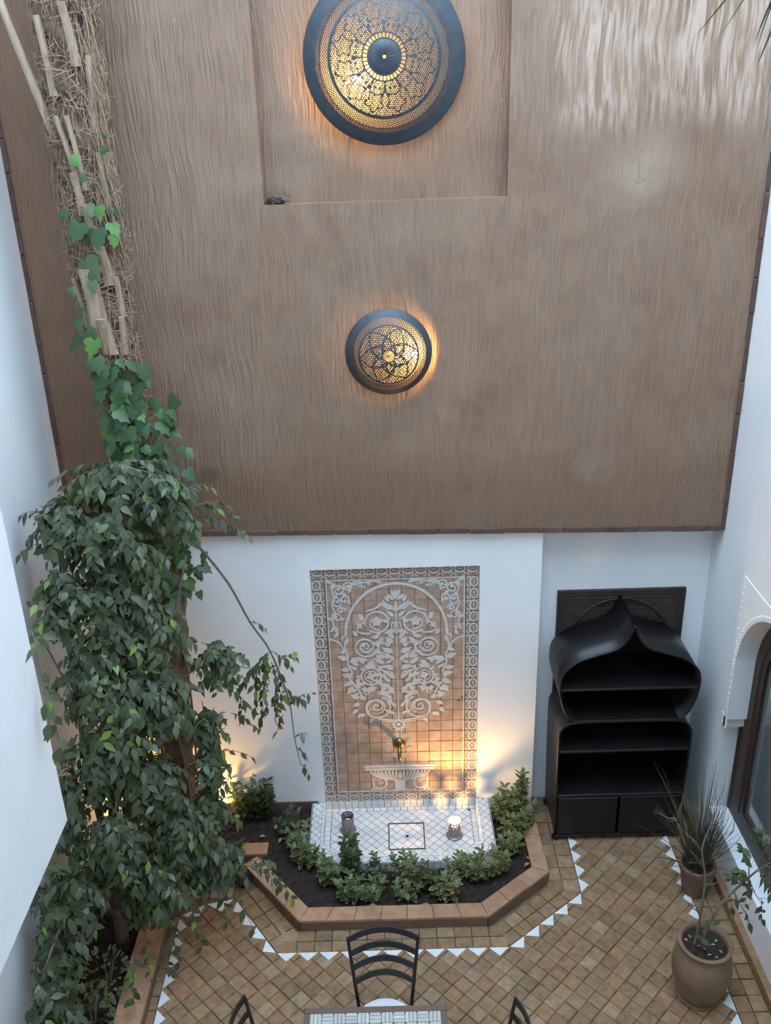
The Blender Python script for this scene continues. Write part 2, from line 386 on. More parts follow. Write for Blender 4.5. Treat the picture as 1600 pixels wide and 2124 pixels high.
# little room behind the arched window
b = MB(); b.box(XR+.3, XR+1.6, -2.6, .3, -.05, 0.0); b.box(XR+.3, XR+1.6, -2.6, .3, 2.7, 2.8); b.box(XR+1.55, XR+1.6, -2.6, .3, 0, 2.7)
b.box(XR+.3, XR+1.6, -2.65, -2.6, 0, 2.7); b.box(XR+.3, XR+1.6, .3, .35, 0, 2.7)
struct(b.obj('wall_room', M['white']), 'dim plastered room seen through the arched window', 'room')

# arched wooden window with glass
win = thing('window_1', (2.64, WC, WZ), 'dark red-brown wooden arched window with glass in right wall', 'window'); win['kind'] = 'structure'
xf0, xf1 = 2.60, 2.66
def archloop(ins):
    r = WR+.10-ins
    return [(WC-r, WZ+ins*.6), (WC+r, WZ+ins*.6)] + [(WC+r*math.cos(a), WS+r*math.sin(a)*.96) for a in np.linspace(0, PI, 29)]
lo, li = archloop(0.0), archloop(.27)
b = MB()
for x in (xf0, xf1):
    v, f = fill_hole(lo, li, lambda y, z, x=x: (x, y, z)); b.add(v, f)
for lp in (lo, li):
    for i in range(len(lp)):
        (y0, z0), (y1, z1) = lp[i], lp[(i+1) % len(lp)]
        b.add([(xf0,y0,z0), (xf0,y1,z1), (xf1,y1,z1), (xf1,y0,z0)], [(0,1,2,3)])
b.obj('window_frame', M['wood'], win)
b = MB()
for k in (.03, .2):
    pts = [(xf0, y, z) for y, z in archloop(k)]
    b.tube(pts[1:], .014, 6)
b.obj('frame_moulding', M['wood'], win)
b = MB(); b.prism(archloop(.26), 2.625, 2.633, ax='x'); b.obj('pane', M['glass'], win)
b = MB(); b.box(xf0+.005, xf1-.005, WC-.03, WC+.03, WZ+.1, WS+.4); b.obj('mullion', M['wood'], win)
b = MB(); n = 40; vs = []
for i in range(n+1):
    y = WC-.55+1.1*i/n; x = 2.78+.02*math.sin(i*1.1); vs += [(x, y, WZ+.02), (x, y, 2.3)]
b.add(vs, [(2*i, 2*i+2, 2*i+3, 2*i+1) for i in range(n)])
tag(b.obj('curtain', M['curtain'], None, True), 'pale curtain hanging behind the arched window glass', 'curtain')

# brick edging strips round the brown wall
tr = MB(); tr.box(XL+.03, XR-.03, -.006, .03, 2.58, 2.60)
def brick_run(name, label, pts, w, th):
    root = thing(name, pts[0], label, 'trim'); root['kind'] = 'structure'
    a, c = Vector(pts[0]), Vector(pts[1]); L = (c-a).length; d = (c-a).normalized(); s = 0
    side = Vector((0, 0, 1)) if abs(d.x) > .5 else Vector((1 if a.x < 0 else -1, 0, 0))
    while s < L-.02:
        l = min(random.uniform(.19, .30), L-s); ww = w*random.uniform(.85, 1.1); tt = th*random.uniform(.7, 1.2)
        p = a+d*(s+.004); e = a+d*(s+l-.004)
        bb = MB()
        pl = [p, e, e+side*ww, p+side*ww*random.uniform(.9, 1.05)]
        bb.prism([(k.x, k.z) for k in pl], .004, -tt, .004, ax='y')
        bb.obj('brick', M['brick'], root); s += l
    return root
brick_run('trim_1', 'red-brown brick edging along the bottom of the brown wall', [(XL+.04, 0, zb(XL)-.002), (XR-.03, 0, zb(XR)-.002)], .042, .014)
brick_run('trim_2', 'red-brown brick edging up the right side of brown wall', [(XR-.002, 0, zb(XR)), (XR-.002, 0, 7.0)], .03, .014)
brick_run('trim_3', 'red-brown brick edging up the left side of brown wall', [(XL+.002, 0, zb(XL)), (XL+.002, 0, 7.0)], .028, .014)
b = MB(); b.box(XL, PX-PW-.06, WY-.012, WY+.01, -.02, .15)
struct(b.obj('baseboard_back', M['brick']), 'red-brown damp band at the foot of the white wall', 'baseboard')
b = MB(); b.box(XR-.05, XR, -6.8, .1, -.02, .07)
struct(b.obj('baseboard_right', M['floor_tile']), 'terracotta skirting along the right wall', 'baseboard')

# floor slab and its tiles
b = MB(); b.box(XL-.3, XR+.3, -7.1, .5, -.12, -.012)
floor = struct(b.obj('floor', M['grout']), 'terracotta tiled courtyard floor with white triangle border', 'floor')
b = MB(); b.box(-1.63, 2.19, -6.8, -3.35, -.02, 0.0); b.obj('far_paving', M['floor'], floor)
TX0, TX1, TY = -1.643, 2.193, -1.355
P_ = (TX1-TX0)/26
path = [(TX0, -2.9), (TX0, -1.02), (-1.47, -.90), (-1.25, -.85), (-.885, TY), (.775, TY), (1.38, -.886), (1.388, .0)]
zone = [(-1.25, -.85), (-.885, TY), (.775, TY), (1.38, -.886), (1.39, .3), (-1.3, .3)]     # convex: basin terrace
zl = ccw(zone); edges_ = []
for i in range(len(zl)):
    a, c = zl[i], zl[(i+1) % len(zl)]; L = math.hypot(c[0]-a[0], c[1]-a[1])
    edges_.append((a, ((c[1]-a[1])/L, -(c[0]-a[0])/L)))       # outward normal
hs = P_/2-.002
tiles = []
for i in range(-4, 60):
    for j in range(-40, 60):
        if (i+j) % 2: continue
        cx_, cy_ = TX0+i*P_/2, TY+j*P_/2
        if cx_ < TX0-P_/2 or cx_ > TX1+P_/2 or cy_ < -3.4 or cy_ > .2: continue
        jx, jy, ja = random.uniform(-.002, .002), random.uniform(-.002, .002), random.uniform(-.015, .015)
        pl = [(cx_+jx+hs*math.cos(ja+k*PI/2), cy_+jy+hs*math.sin(ja+k*PI/2)) for k in range(4)]
        full = pl
        pl = clip(pl, (TX0, 0), (1, 0)); pl = clip(pl, (TX1, 0), (-1, 0)); pl = clip(pl, (0, .19), (0, -1))
        if cx_ < -1.2 and len(pl) > 2: pl = clip(pl, (-1.25, -.87), (.24, -1.0))
        if len(pl) < 3: continue
        ds = [(cx_-a[0])*n[0]+(cy_-a[1])*n[1] for a, n in edges_]; k = max(range(len(ds)), key=lambda q: ds[q])
        if ds[k] < P_*.75: pl = clip(pl, *edges_[k])
        if len(pl) < 3 or area(pl) < .0008: continue
        tiles.append((cx_, cy_, pl))
def in_view(x, y): return -2.06 < y and x > -1.7
vis = [t for t in tiles if in_view(t[0], t[1])]; vis.sort(key=lambda t: -area(t[2])*(1 if t[0] > -1.2 else .9)/(1+t[1]+2))
keep = set(id(t) for t in vis[:300])
rest = MB()
for t in tiles:
    h = random.uniform(-.0025, .0025)
    if id(t) in keep:
        bb = MB(); bb.prism([(x-t[0], y-t[1]) for x, y in t[2]], -.014, h, .005)
        bb.obj('floor_tile', M['floor_tile'], floor, mw=Matrix.Translation((t[0], t[1], 0)) @ Matrix.Rotation(random.uniform(-.006, .006), 4, 'X'))
    else: rest.prism(t[2], -.014, h, .005)
stuff(rest.obj('floor_tiles_rest', M['floor_tile'], floor))
# white triangles
def triangles(a, c, n, flip=1):
    dx, dy = (c[0]-a[0])/n, (c[1]-a[1])/n; L = math.hypot(dx, dy); nx, ny = dy/L*flip, -dx/L*flip
    for i in range(n):
        o0 = (a[0]+dx*(i+.03), a[1]+dy*(i+.03)); o1 = (a[0]+dx*(i+.97), a[1]+dy*(i+.97)); ap = (a[0]+dx*(i+.5)+nx*L*.47, a[1]+dy*(i+.5)+ny*L*.47)
        bb = MB(); bb.prism(ccw([o0, o1, ap]), -.012, .0035, .0015); bb.obj('triangle_tile', M['white_tile'], floor)
triangles((TX0, -2.83), (TX0, -1.02), 12); triangles((TX0+.01, -1.0), (-1.47, -.90), 1); triangles((-1.46, -.895), (-1.26, -.85), 1)
triangles((-1.235, -.87), (-.885, TY), 4); triangles((-.885, TY), (.775, TY), 11); triangles((.775, TY), (1.38, -.886), 5); triangles((1.385, -.88), (1.39, .01), 6)
triangles((TX1, -2.95), (TX1, .0), 20, -1)
# border paving between the triangles and the planters / walls
def strip(a, c, width, rows, tl, flip=1):
    L = math.hypot(c[0]-a[0], c[1]-a[1]); ux, uy = (c[0]-a[0])/L, (c[1]-a[1])/L; nx, ny = -uy*flip, ux*flip
    n = max(1, round(L/tl)); tl = L/n; rw = width/rows
    for r in range(rows):
        for i in range(n):
            q = [(i*tl+.003, r*rw+.003), ((i+1)*tl-.003, r*rw+.003), ((i+1)*tl-.003, (r+1)*rw-.003), (i*tl+.003, (r+1)*rw-.003)]
            pl = [(a[0]+ux*s+nx*w, a[1]+uy*s+ny*w) for s, w in q]
            bb = MB(); bb.prism(ccw(pl), -.014, random.uniform(-.002, .003), .004); bb.obj('border_tile', M['floor_tile'], floor)
strip((-.87, TY+.004), (.77, TY+.004), .19, 2, .125)
strip((.78, TY+.01), (1.38, -.88), .20, 2, .125); strip((1.383, -.87), (1.383, .0), .25, 2, .125)
strip((-1.245, -.85), (-.88, TY+.005), .21, 2, .125)
strip((-1.70, -.84), (-1.27, -.84), .24, 2, .12)
strip((TX0-.004, -2.9), (TX0-.004, -1.0), .075, 1, .11)
strip((TX1+.004, -2.9), (TX1+.004, .19), .21, 2, .125, -1)

# ------------------------------------------------------------------ planters
def kerb(root, pts, width, z, piece=.19, zf=0.0):
    """kerb of cap bricks; pts = outer edge polyline, body to the left of travel"""
    nrm = []
    for i in range(len(pts)-1):
        dx, dy = pts[i+1][0]-pts[i][0], pts[i+1][1]-pts[i][1]; L = math.hypot(dx, dy); nrm.append((-dy/L, dx/L))
    inner = []
    for i, p in enumerate(pts):
        if i == 0: n = nrm[0]; k = width
        elif i == len(pts)-1: n = nrm[-1]; k = width
        else:
            n = (nrm[i-1][0]+nrm[i][0], nrm[i-1][1]+nrm[i][1]); l = math.hypot(*n); n = (n[0]/l, n[1]/l); k = width/(n[0]*nrm[i][0]+n[1]*nrm[i][1])
        inner.append((p[0]+n[0]*k, p[1]+n[1]*k))
    body = MB()
    for i in range(len(pts)-1):
        o0, o1, i0, i1 = pts[i], pts[i+1], inner[i], inner[i+1]
        pl = [o0, o1, i1, i0]; c = (sum(p[0] for p in pl)/4, sum(p[1] for p in pl)/4)
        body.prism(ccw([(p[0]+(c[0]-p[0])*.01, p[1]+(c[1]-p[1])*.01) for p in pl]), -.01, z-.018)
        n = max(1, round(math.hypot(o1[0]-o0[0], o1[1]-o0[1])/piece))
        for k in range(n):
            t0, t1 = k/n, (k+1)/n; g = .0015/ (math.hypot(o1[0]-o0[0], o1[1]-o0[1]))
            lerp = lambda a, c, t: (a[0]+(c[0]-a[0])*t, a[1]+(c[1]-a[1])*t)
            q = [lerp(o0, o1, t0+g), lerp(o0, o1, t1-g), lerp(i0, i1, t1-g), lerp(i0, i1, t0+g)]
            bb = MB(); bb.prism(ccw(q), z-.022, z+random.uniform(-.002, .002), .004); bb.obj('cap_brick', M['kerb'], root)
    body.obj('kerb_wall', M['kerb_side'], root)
    return inner
def soil_mesh(poly, z, nx=70, ny=40, amp=.02, hole=None):
    xs = [p[0] for p in poly]; ys = [p[1] for p in poly]
    X = np.linspace(min(xs), max(xs), nx); Y = np.linspace(min(ys), max(ys), ny)
    def inside(x, y, poly=poly):
        c = False
        for i in range(len(poly)):
            (x0, y0), (x1, y1) = poly[i], poly[i-1]
            if (y0 > y) != (y1 > y) and x < (x1-x0)*(y-y0)/(y1-y0)+x0: c = not c
        return c
    v = [(x, y, z+rng.uniform(-amp, amp)) for y in Y for x in X]; f = []
    for j in range(ny-1):
        for i in range(nx-1):
            if inside((X[i]+X[i+1])/2, (Y[j]+Y[j+1])/2) and not (hole and inside((X[i]+X[i+1])/2, (Y[j]+Y[j+1])/2, hole)): f.append((j*nx+i, j*nx+i+1, (j+1)*nx+i+1, (j+1)*nx+i))
    return mesh('soil', v, f, M['soil'])
bed = thing('planter_bed', (0, -.6, 0), 'low terracotta planter wrapped round the fountain basin, filled with soil', 'planter')
inn = kerb(bed, [(-1.21, -.60), (-.73, -1.17), (.645, -1.17), (1.155, -.765), (1.135, .02)], .125, .105)
put('soil', soil_mesh([(-1.15, -.55), (-.70, -1.10), (.63, -1.10), (1.09, -.74), (1.07, .05), (-1.25, .05), (-1.3, -.40)], .055, 110, 56, .014, [(-.66, .2), (-.66, -.52), (-.44, -.63), (.515, -.63), (.735, -.52), (.735, .2)]), bed)
lbed = thing('planter_bed', (-2.0, -1.8, 0), 'long terracotta edged bed along the left wall under the ficus', 'planter')
kerb(lbed, [(-1.70, -3.6), (-1.70, -.60)], .185, .105, .30)
put('soil', soil_mesh([(-2.31, -3.6), (-1.86, -3.6), (-1.86, -.45), (-2.31, -.45)], .045, 26, 120), lbed)
cbed = thing('planter_bed', (-1.4, -.3, 0), 'terracotta bed in the corner at the foot of the palm', 'planter')
kerb(cbed, [(-1.90, -.50), (-1.035, -.50)], .125, .105, .29)
put('soil', soil_mesh([(-2.31, -.40), (-1.05, -.40), (-1.05, .05), (-2.31, .05)], .055, 50, 24), cbed)
# fallen leaves on the soil
for k, (x, y) in enumerate([(-1.10,-.28), (-.95,-.33), (1.03,-.60), (1.0,-.66), (.42,-1.0), (-.2,-1.02), (-1.0,-.18), (.2,-1.03)]):
    bb = MB(); bb.add([(-.03,0,0), (0,-.016,.006), (.035,0,.002), (0,.016,.008)], [(0,1,2,3)])
    lab = ['curled dry leaf on the soil behind the short kerb end', 'pale dry leaf on soil left of the basin', 'dry pinkish leaf on soil near the right kerb bend', 'lower of two dry leaves by right kerb bend', 'dry leaf on soil at the front right of planter', 'dry leaf at the front left of planter soil', 'brown leaf near the damp wall foot left of basin', 'brown leaf at the front middle of planter soil'][k]
    tag(bb.obj('fallen_leaf', M['litter'], None, mw=Matrix.Translation((x, y, .079)) @ Matrix.Rotation(k*1.3, 4, 'Z')), lab, 'leaf', 'fallen leaves on planter soil')

# ------------------------------------------------------------------ tiled fountain panel
panel = thing('tiled_mural', (PX, PY, .1), 'carved terracotta tile panel with pale floral relief above the basin', 'tile panel')
b = MB(); b.box(PX-PW+.002, PX+PW-.002, PY+.006, .139, .10, 2.33); b.obj('mortar_bed', M['grout'], panel)
BW = .10
iu = PW-BW; ncol = 11; cw = 2*iu/ncol; z0p, z1p = .195, 2.235; nrow = 20; rh = (z1p-z0p)/nrow
sq = MB(); sq.prism([(-cw/2+.0015,-rh/2+.0015), (cw/2-.0015,-rh/2+.0015), (cw/2-.0015,rh/2-.0015), (-cw/2+.0015,rh/2-.0015)], .012, 0, .003, ax='y'); sqm = sq.me('panel_tile', M['panel_tile'])
for r in range(nrow):
    for c in range(ncol):
        x = PX-iu+(c+.5)*cw; z = z0p+(r+.5)*rh
        rough_ = 2.2 if x > PX+.2 else 1.0
        put('panel_tile', sqm, panel, Matrix.Translation((x, PY+random.uniform(-.001, .001)*rough_, z)) @ Matrix.Rotation(random.uniform(-.012, .012)*rough_, 4, 'X') @ Matrix.Rotation(random.uniform(-.01, .01)*rough_, 4, 'Z'))
# border tiles, each with a scroll motif
bt = MB(); bt.prism([(-BW/2+.0015,-rh/2+.0015), (BW/2-.0015,-rh/2+.0015), (BW/2-.0015,rh/2-.0015), (-BW/2+.0015,rh/2-.0015)], .012, 0, .002, ax='y'); btm = bt.me('border_tile', M['border_tile'])
def arc(cx, cz, rx, rz, a0, a1, n=14): return [(cx+rx*math.cos(a0+(a1-a0)*i/(n-1)), cz+rz*math.sin(a0+(a1-a0)*i/(n-1))) for i in range(n)]
mo = MB(); F0, F1 = .001, -.004
mo.ribbon(arc(.012, 0, .028, .040, 0, 2*PI, 20)[:-1], .010, F0, F1, True)
mo.ribbon([(.012, -.02), (.012, .02)], [.004, .010], F0, F1)
mo.ribbon(arc(-.028, .026, .013, .016, -PI*.5, PI*1.1, 12), .008, F0, F1); mo.ribbon(arc(-.028, -.026, .013, .016, PI*.5, -PI*1.1, 12), .008, F0, F1)
mo.ribbon([(.044, -.048), (.044, .048)], .005, F0, F1)
mom = mo.me('scroll_motif', M['carve'])
def border(x, z, ang):
    mw = Matrix.Translation((x, PY+random.uniform(-.001, .001), z)) @ Matrix.Rotation(ang, 4, 'Y')
    t = put('border_tile', btm, panel, mw); put('scroll_motif', mom, t, mw)
zc = (.103+.195)/2
for r in range(nrow):
    z = z0p+(r+.5)*rh; border(PX-PW+BW/2, z, PI); border(PX+PW-BW/2, z, 0)
nb = 13; bwx = 2*PW/nb
for c in range(nb):
    x = PX-PW+(c+.5)*bwx; border(x, 2.285, -PI/2); border(x, .147, PI/2)

# carved relief; u = offset from the panel axis, v = height
yf0, yf1 = PY+.001, PY-.0045
class OR(MB):
    def st(s, pts, w, closed=False):
        return s.ribbon([(PX+u, v) for u, v in pts], w, yf0, yf1-random.uniform(0, .0012), closed)
    def poly(s, pts): return s.prism([(PX+u, v) for u, v in pts], yf0, yf1-random.uniform(0, .0014), 0, ax='y')
    def leaf(s, u, v, L, W, a):
        ca, sa = math.cos(a), math.sin(a); o = []
        prof = [(0, .10), (.18, .75), (.38, 1.0), (.62, .78), (.82, .36), (1, 0)]
        for t, w in prof: o.append((t*L, w*W/2))
        for t, w in prof[-2::-1]: o.append((t*L, -w*W/2))
        return s.poly([(u+x*ca-y*sa, v+x*sa+y*ca) for x, y in o])
    def ring(s, u, v, r, w, rz=None): return s.st(arc(u, v, r, rz or r, 0, 2*PI, 25)[:-1], w, True)
    def spiral(s, u, v, r0, r1, a0, turns, w):
        n = int(10+abs(turns)*16); return s.st([(u+(r0+(r1-r0)*i/n)*math.cos(a0+turns*2*PI*i/n), v+(r0+(r1-r0)*i/n)*math.sin(a0+turns*2*PI*i/n)) for i in range(n+1)], [w*(1-.35*i/n) for i in range(n+1)])
    def flower(s, u, v, r, n, w=None):
        for k in range(n): s.leaf(u, v, r, w or r*.75, 2*PI*k/n+.3)
        return s
o = OR()
o.st(arc(0, 1.74, .394, .444, 0, PI, 49), .021)
for sg in (-1, 1):
    o.st([(sg*.394, 1.745), (sg*.394, 1.728), (sg*.422, 1.728), (sg*.422, 1.70)], .014)
    o.st([(sg*a, c) for a, c in arc(.532, 1.60, .11, .105, PI, PI/2, 10)], .012)
o.obj('arch_band', M['carve'], panel)
o = OR(); e = iu-.012
o.st([(-e, .2), (-e, 2.222), (e, 2.222), (e, .2)], .010); o.st([(-e, .205), (e, .205)], .008); o.obj('frame_band', M['carve'], panel)
for sg in (-1, 1):
    o = OR(); fl = lambda a: a if sg > 0 else PI-a
    for (u, v, r, a0, tn) in [(.435,2.135,.05,.5,1.3), (.36,2.165,.042,2.2,-1.2), (.455,2.03,.046,1.2,1.3), (.275,2.185,.034,.2,1.1), (.455,1.90,.045,-.6,1.3), (.20,2.20,.024,2.4,-1.0), (.39,2.055,.036,3.4,-1.2), (.13,2.203,.018,.6,1.0), (.475,1.795,.026,-.9,1.1), (.425,1.965,.028,2.6,-1.1)]:
        o.spiral(sg*u, v, r, r*.2, fl(a0), sg*tn, .013)
        o.leaf(sg*u, v, r*.8, r*.6, fl(a0+1.2)); o.leaf(sg*(u+r*.7*math.cos(a0)), v+r*.7*math.sin(a0), r*1.15, r*.6, fl(a0+.8)); o.leaf(sg*(u-r*.6), v-r*.5, r*.9, r*.5, fl(a0+3.3))
    o.st([(sg*a, c) for a, c in [(.10,2.20), (.18,2.21), (.26,2.20), (.33,2.175), (.40,2.16), (.47,2.19), (.50,2.215)]], .012)
    o.st([(sg*a, c) for a, c in [(.49,2.18), (.47,2.09), (.49,2.0), (.465,1.94), (.49,1.87), (.48,1.80), (.455,1.755)]], .012)
    o.leaf(sg*.455, 1.76, .05, .03, fl(-.9)); o.leaf(sg*.49, 2.2, .055, .03, fl(.75))
    o.obj('corner_scroll', M['carve'], panel)
# tree of life
o = OR()
o.st([(0, 1.98), (0, 1.75), (0, 1.6), (0, 1.3), (0, .95)], [.010, .008, .007, .007, .010])
for k, a in enumerate(np.linspace(-1.15, 1.15, 7)): o.leaf(.035*math.sin(a)*.6, 2.03+.02*(k % 2 == 0)+.02*math.cos(a), .075-.012*abs(a), .026, PI/2-a)
o.leaf(0, 2.06, .078, .03, PI/2); o.leaf(0, 1.93, .11, .03, PI/2)
for sg in (-1, 1):
    fl = lambda a: a if sg > 0 else PI-a
    o.st([(sg*a, c) for a, c in [(.01,1.95), (.04,1.99), (.08,2.01), (.105,2.045)]], [.014, .018, .016, .006]); o.leaf(sg*.03, 1.96, .10, .035, fl(.55)); o.leaf(sg*.05, 2.03, .06, .028, fl(.9))
    o.st([(sg*a, c) for a, c in [(.10,2.02), (.135,1.99), (.165,1.965), (.21,1.955), (.235,1.94)]], [.02, .016, .018, .014, .006])
    o.leaf(sg*.02, 1.90, .075, .03, fl(.75)); o.leaf(sg*.015, 1.775, .085, .04, fl(-.35)); o.ring(sg*.012, 1.80, .028, .008, .045)
    o.leaf(sg*.055, 1.85, .06, .03, fl(.3))
o.obj('central_stem', M['carve'], panel)
for sg in (-1, 1):
    fl = lambda a: a if sg > 0 else PI-a
    o = OR(); o.st([(sg*a, c) for a, c in arc(.15, 1.85, .092, .092, -PI*.1, PI*1.72, 26)], .014); o.flower(sg*.15, 1.855, .048, 5, .04); o.spiral(sg*.15, 1.85, .07, .045, fl(-1.9), sg*.42, .013)
    o.leaf(sg*.255, 1.87, .07, .036, fl(1.1)); o.leaf(sg*.07, 1.86, .045, .024, fl(2.2)); o.leaf(sg*.27, 1.80, .06, .034, fl(.9)); o.st([(sg*a, c) for a, c in [(.24,1.86), (.29,1.82), (.31,1.77), (.26,1.75), (.2,1.75)]], .012)
    o.obj('flower_medallion', M['carve'], panel)
    o = OR(); u, v = .245, 1.63
    o.spiral(sg*u, v, .105, .07, fl(2.6), sg*.8, .015); o.spiral(sg*u, v, .074, .05, fl(.4), sg*.8, .014); o.spiral(sg*u, v, .052, .015, fl(3.4), sg*1.3, .014)
    o.leaf(sg*u, v, .035, .024, fl(.7)); o.leaf(sg*(u-.09), v+.075, .08, .032, fl(2.0)); o.leaf(sg*(u+.06), v+.10, .06, .028, fl(.9)); o.leaf(sg*(u-.10), v-.05, .07, .034, fl(-2.4))
    o.obj('rose', M['carve'], panel)
    o = OR(); o.ring(sg*.21, 1.355, .078, .014); o.ring(sg*.21, 1.355, .05, .008); o.flower(sg*.21, 1.355, .045, 4, .03)
    for a in np.linspace(0, 2*PI, 9)[:-1]: o.leaf(sg*(.21+.082*math.cos(a)), 1.355+.082*math.sin(a), .035, .024, fl(a))
    o.obj('cross_medallion', M['carve'], panel)
    o = OR(); u, v = .172, 1.055
    o.spiral(sg*u, v, .112, .085, fl(2.0), sg*.85, .015); o.spiral(sg*u, v, .085, .055, fl(-.6), sg*.8, .016); o.spiral(sg*u, v+.01, .055, .012, fl(1.4), sg*1.2, .016)
    o.leaf(sg*(u+.09), v+.085, .065, .036, fl(.5)); o.leaf(sg*(u+.10), v-.06, .05, .03, fl(-.5)); o.leaf(sg*(u-.07), v+.10, .07, .03, fl(1.8)); o.leaf(sg*(u+.03), v-.105, .06, .03, fl(-.9))
    o.st([(sg*a, c) for a, c in [(.16,.945), (.1,.935), (.04,.925)]], .014); o.st([(sg*a, c) for a, c in [(.14,.92), (.08,.915), (.03,.905)]], .010)
    o.obj('lower_rose', M['carve'], panel)
    o = OR()   # outer leaf scroll
    o.st([(sg*a, c) for a, c in [(.40,1.69), (.41,1.62), (.385,1.55), (.39,1.47), (.36,1.40), (.38,1.33), (.34,1.27), (.30,1.2), (.29,1.14)]], .014)
    for (u, v, L, W, a) in [(.40,1.66,.07,.034,1.9), (.40,1.60,.06,.03,-.4), (.39,1.52,.085,.05,.35), (.37,1.49,.08,.05,2.6), (.38,1.42,.07,.04,.1), (.36,1.36,.085,.045,.2), (.35,1.31,.09,.045,-.4), (.36,1.26,.085,.046,-1.0), (.33,1.22,.07,.04,.2), (.315,1.15,.075,.045,.5), (.31,1.10,.06,.035,-.4), (.33,1.04,.06,.036,-.7), (.30,1.0,.05,.03,-.9)]:
        o.leaf(sg*u, v, L, W, fl(a))
    o.obj('outer_leaf_scroll', M['carve'], panel)
    o = OR()   # infill between the medallions
    for (u, v, L, W, a) in [(.02,1.70,.09,.035,.9), (.05,1.64,.085,.03,1.2), (.03,1.57,.10,.036,.5), (.09,1.53,.08,.034,.2), (.02,1.50,.08,.034,.8), (.10,1.47,.10,.04,.6), (.03,1.42,.085,.035,.3), (.12,1.29,.085,.036,.4), (.02,1.33,.09,.034,.7), (.06,1.26,.10,.036,.2), (.17,1.25,.09,.036,-.3), (.03,1.19,.085,.036,.9), (.10,1.18,.085,.032,1.1), (.22,1.22,.08,.034,.3), (.02,1.06,.06,.03,.9), (.03,.99,.06,.028,.6), (.17,1.45,.09,.036,.1), (.26,1.48,.08,.036,.9), (.28,1.27,.07,.03,.7)]:
        o.leaf(sg*u, v, L, W, fl(a))
    for (u, v, r, a0) in [(.08,1.565,.028,.4), (.14,1.20,.028,2.0), (.06,1.37,.026,1.0), (.25,1.20,.024,0.2)]: o.spiral(sg*u, v, r, r*.25, fl(a0), sg*1.2, .011)
    if sg < 0:
        extra = []; tries = 0
        while len(extra) < 44 and tries < 4000:
            tries += 1; u, v = random.uniform(.02, .33), random.uniform(.99, 1.72)
            if (u/.36)**2+((v-1.36)/.40)**2 > 1 or any(math.hypot(u-a, v-c) < q_ for a, c, q_ in ((.245,1.63,.112), (.21,1.355,.09), (.172,1.055,.115))): continue
            if any(math.hypot(u-a[0], v-a[1]) < .036 for a in extra): continue
            extra.append((u, v, random.uniform(.05, .075), random.uniform(.024, .034), random.uniform(-.6, 1.6)))
    for (u, v, L, W, a) in extra: o.leaf(sg*u, v, L, W, fl(a))
    o.obj('leaf_infill', M['carve'], panel)
o = OR(); o.ring(0, .885, .036, .010); o.flower(0, .885, .022, 6)
for a in np.linspace(0, 2*PI, 13)[:-1]: o.leaf(.034*math.cos(a), .885+.034*math.sin(a), .030, .020, a)
o.obj('rosette', M['carve'], panel)
o = OR(); o.st([(-.018, .84), (-.018, .76)], .008); o.st([(.018, .84), (.018, .76)], .008); o.st([(-.018, .56), (-.018, .47)], .008); o.st([(.018, .56), (.018, .47)], .008); o.obj('post_lines', M['carve'], panel)
for k in range(8):
    a = PI/8+k*PI/4; u, v = .095*math.cos(a), .675+.105*math.sin(a)
    o = OR()
    for q in range(4): o.ring(u+.013*math.cos(q*PI/2+a), v+.013*math.sin(q*PI/2+a), .009, .005)
    o.obj('quatrefoil', M['carve'], panel)
o = OR()
o.poly([(-.306, .475), (.306, .475), (.300, .452), (-.300, .452)]); o.poly([(-.295, .446), (.295, .446), (.285, .422), (-.285, .422)])
for k in range(-8, 9):
    if k == 0: continue
    x0, x1 = k*.031, k*.0135+(.02 if k > 0 else -.02); zz = .345-.02*(8-abs(k))/8
    o.st([(x0, .415), (x0*.86+x1*.14, .385), (x1*.5+x0*.5, .355), (x1, zz-.015)], [.017, .016, .013, .009])
o.leaf(0, .325, .085, .036, PI/2); o.poly([(-.06, .318), (.06, .318), (.045, .30), (.045, .225), (.075, .20), (-.075, .20), (-.045, .225), (-.045, .30)])
for sg in (-1, 1):
    o.st([(sg*a, c) for a, c in arc(.17, .285, .055, .055, PI*.75, PI*2.1, 20)], .015); o.spiral(sg*.165, .305, .024, .006, 0, sg*1.2, .009)
    o.st([(sg*.23, .345), (sg*.225, .25), (sg*.245, .205)], .012); o.leaf(sg*.12, .23, .035, .022, -PI/2); o.leaf(sg*.21, .235, .035, .022, -PI/2-.2)
o.obj('bowl_relief', M['carve'], panel)
# dark chips broken out of the right edge
for (u, v, s) in [(.525, 1.13, .022), (.49, 1.105, .013), (.528, 1.10, .012), (.52, .80, .013), (.525, .73, .010), (.53, 1.31, .010), (.525, 1.36, .009)]:
    bb = MB(); n = 9; bb.prism([(PX+u+s*random.uniform(.5, 1.2)*math.cos(k*2*PI/n)*1.3, v+s*random.uniform(.4, 1.1)*math.sin(k*2*PI/n)) for k in range(n)], PY+.001, PY-.0025, ax='y'); bb.obj('broken_chip', M['grout'], panel)

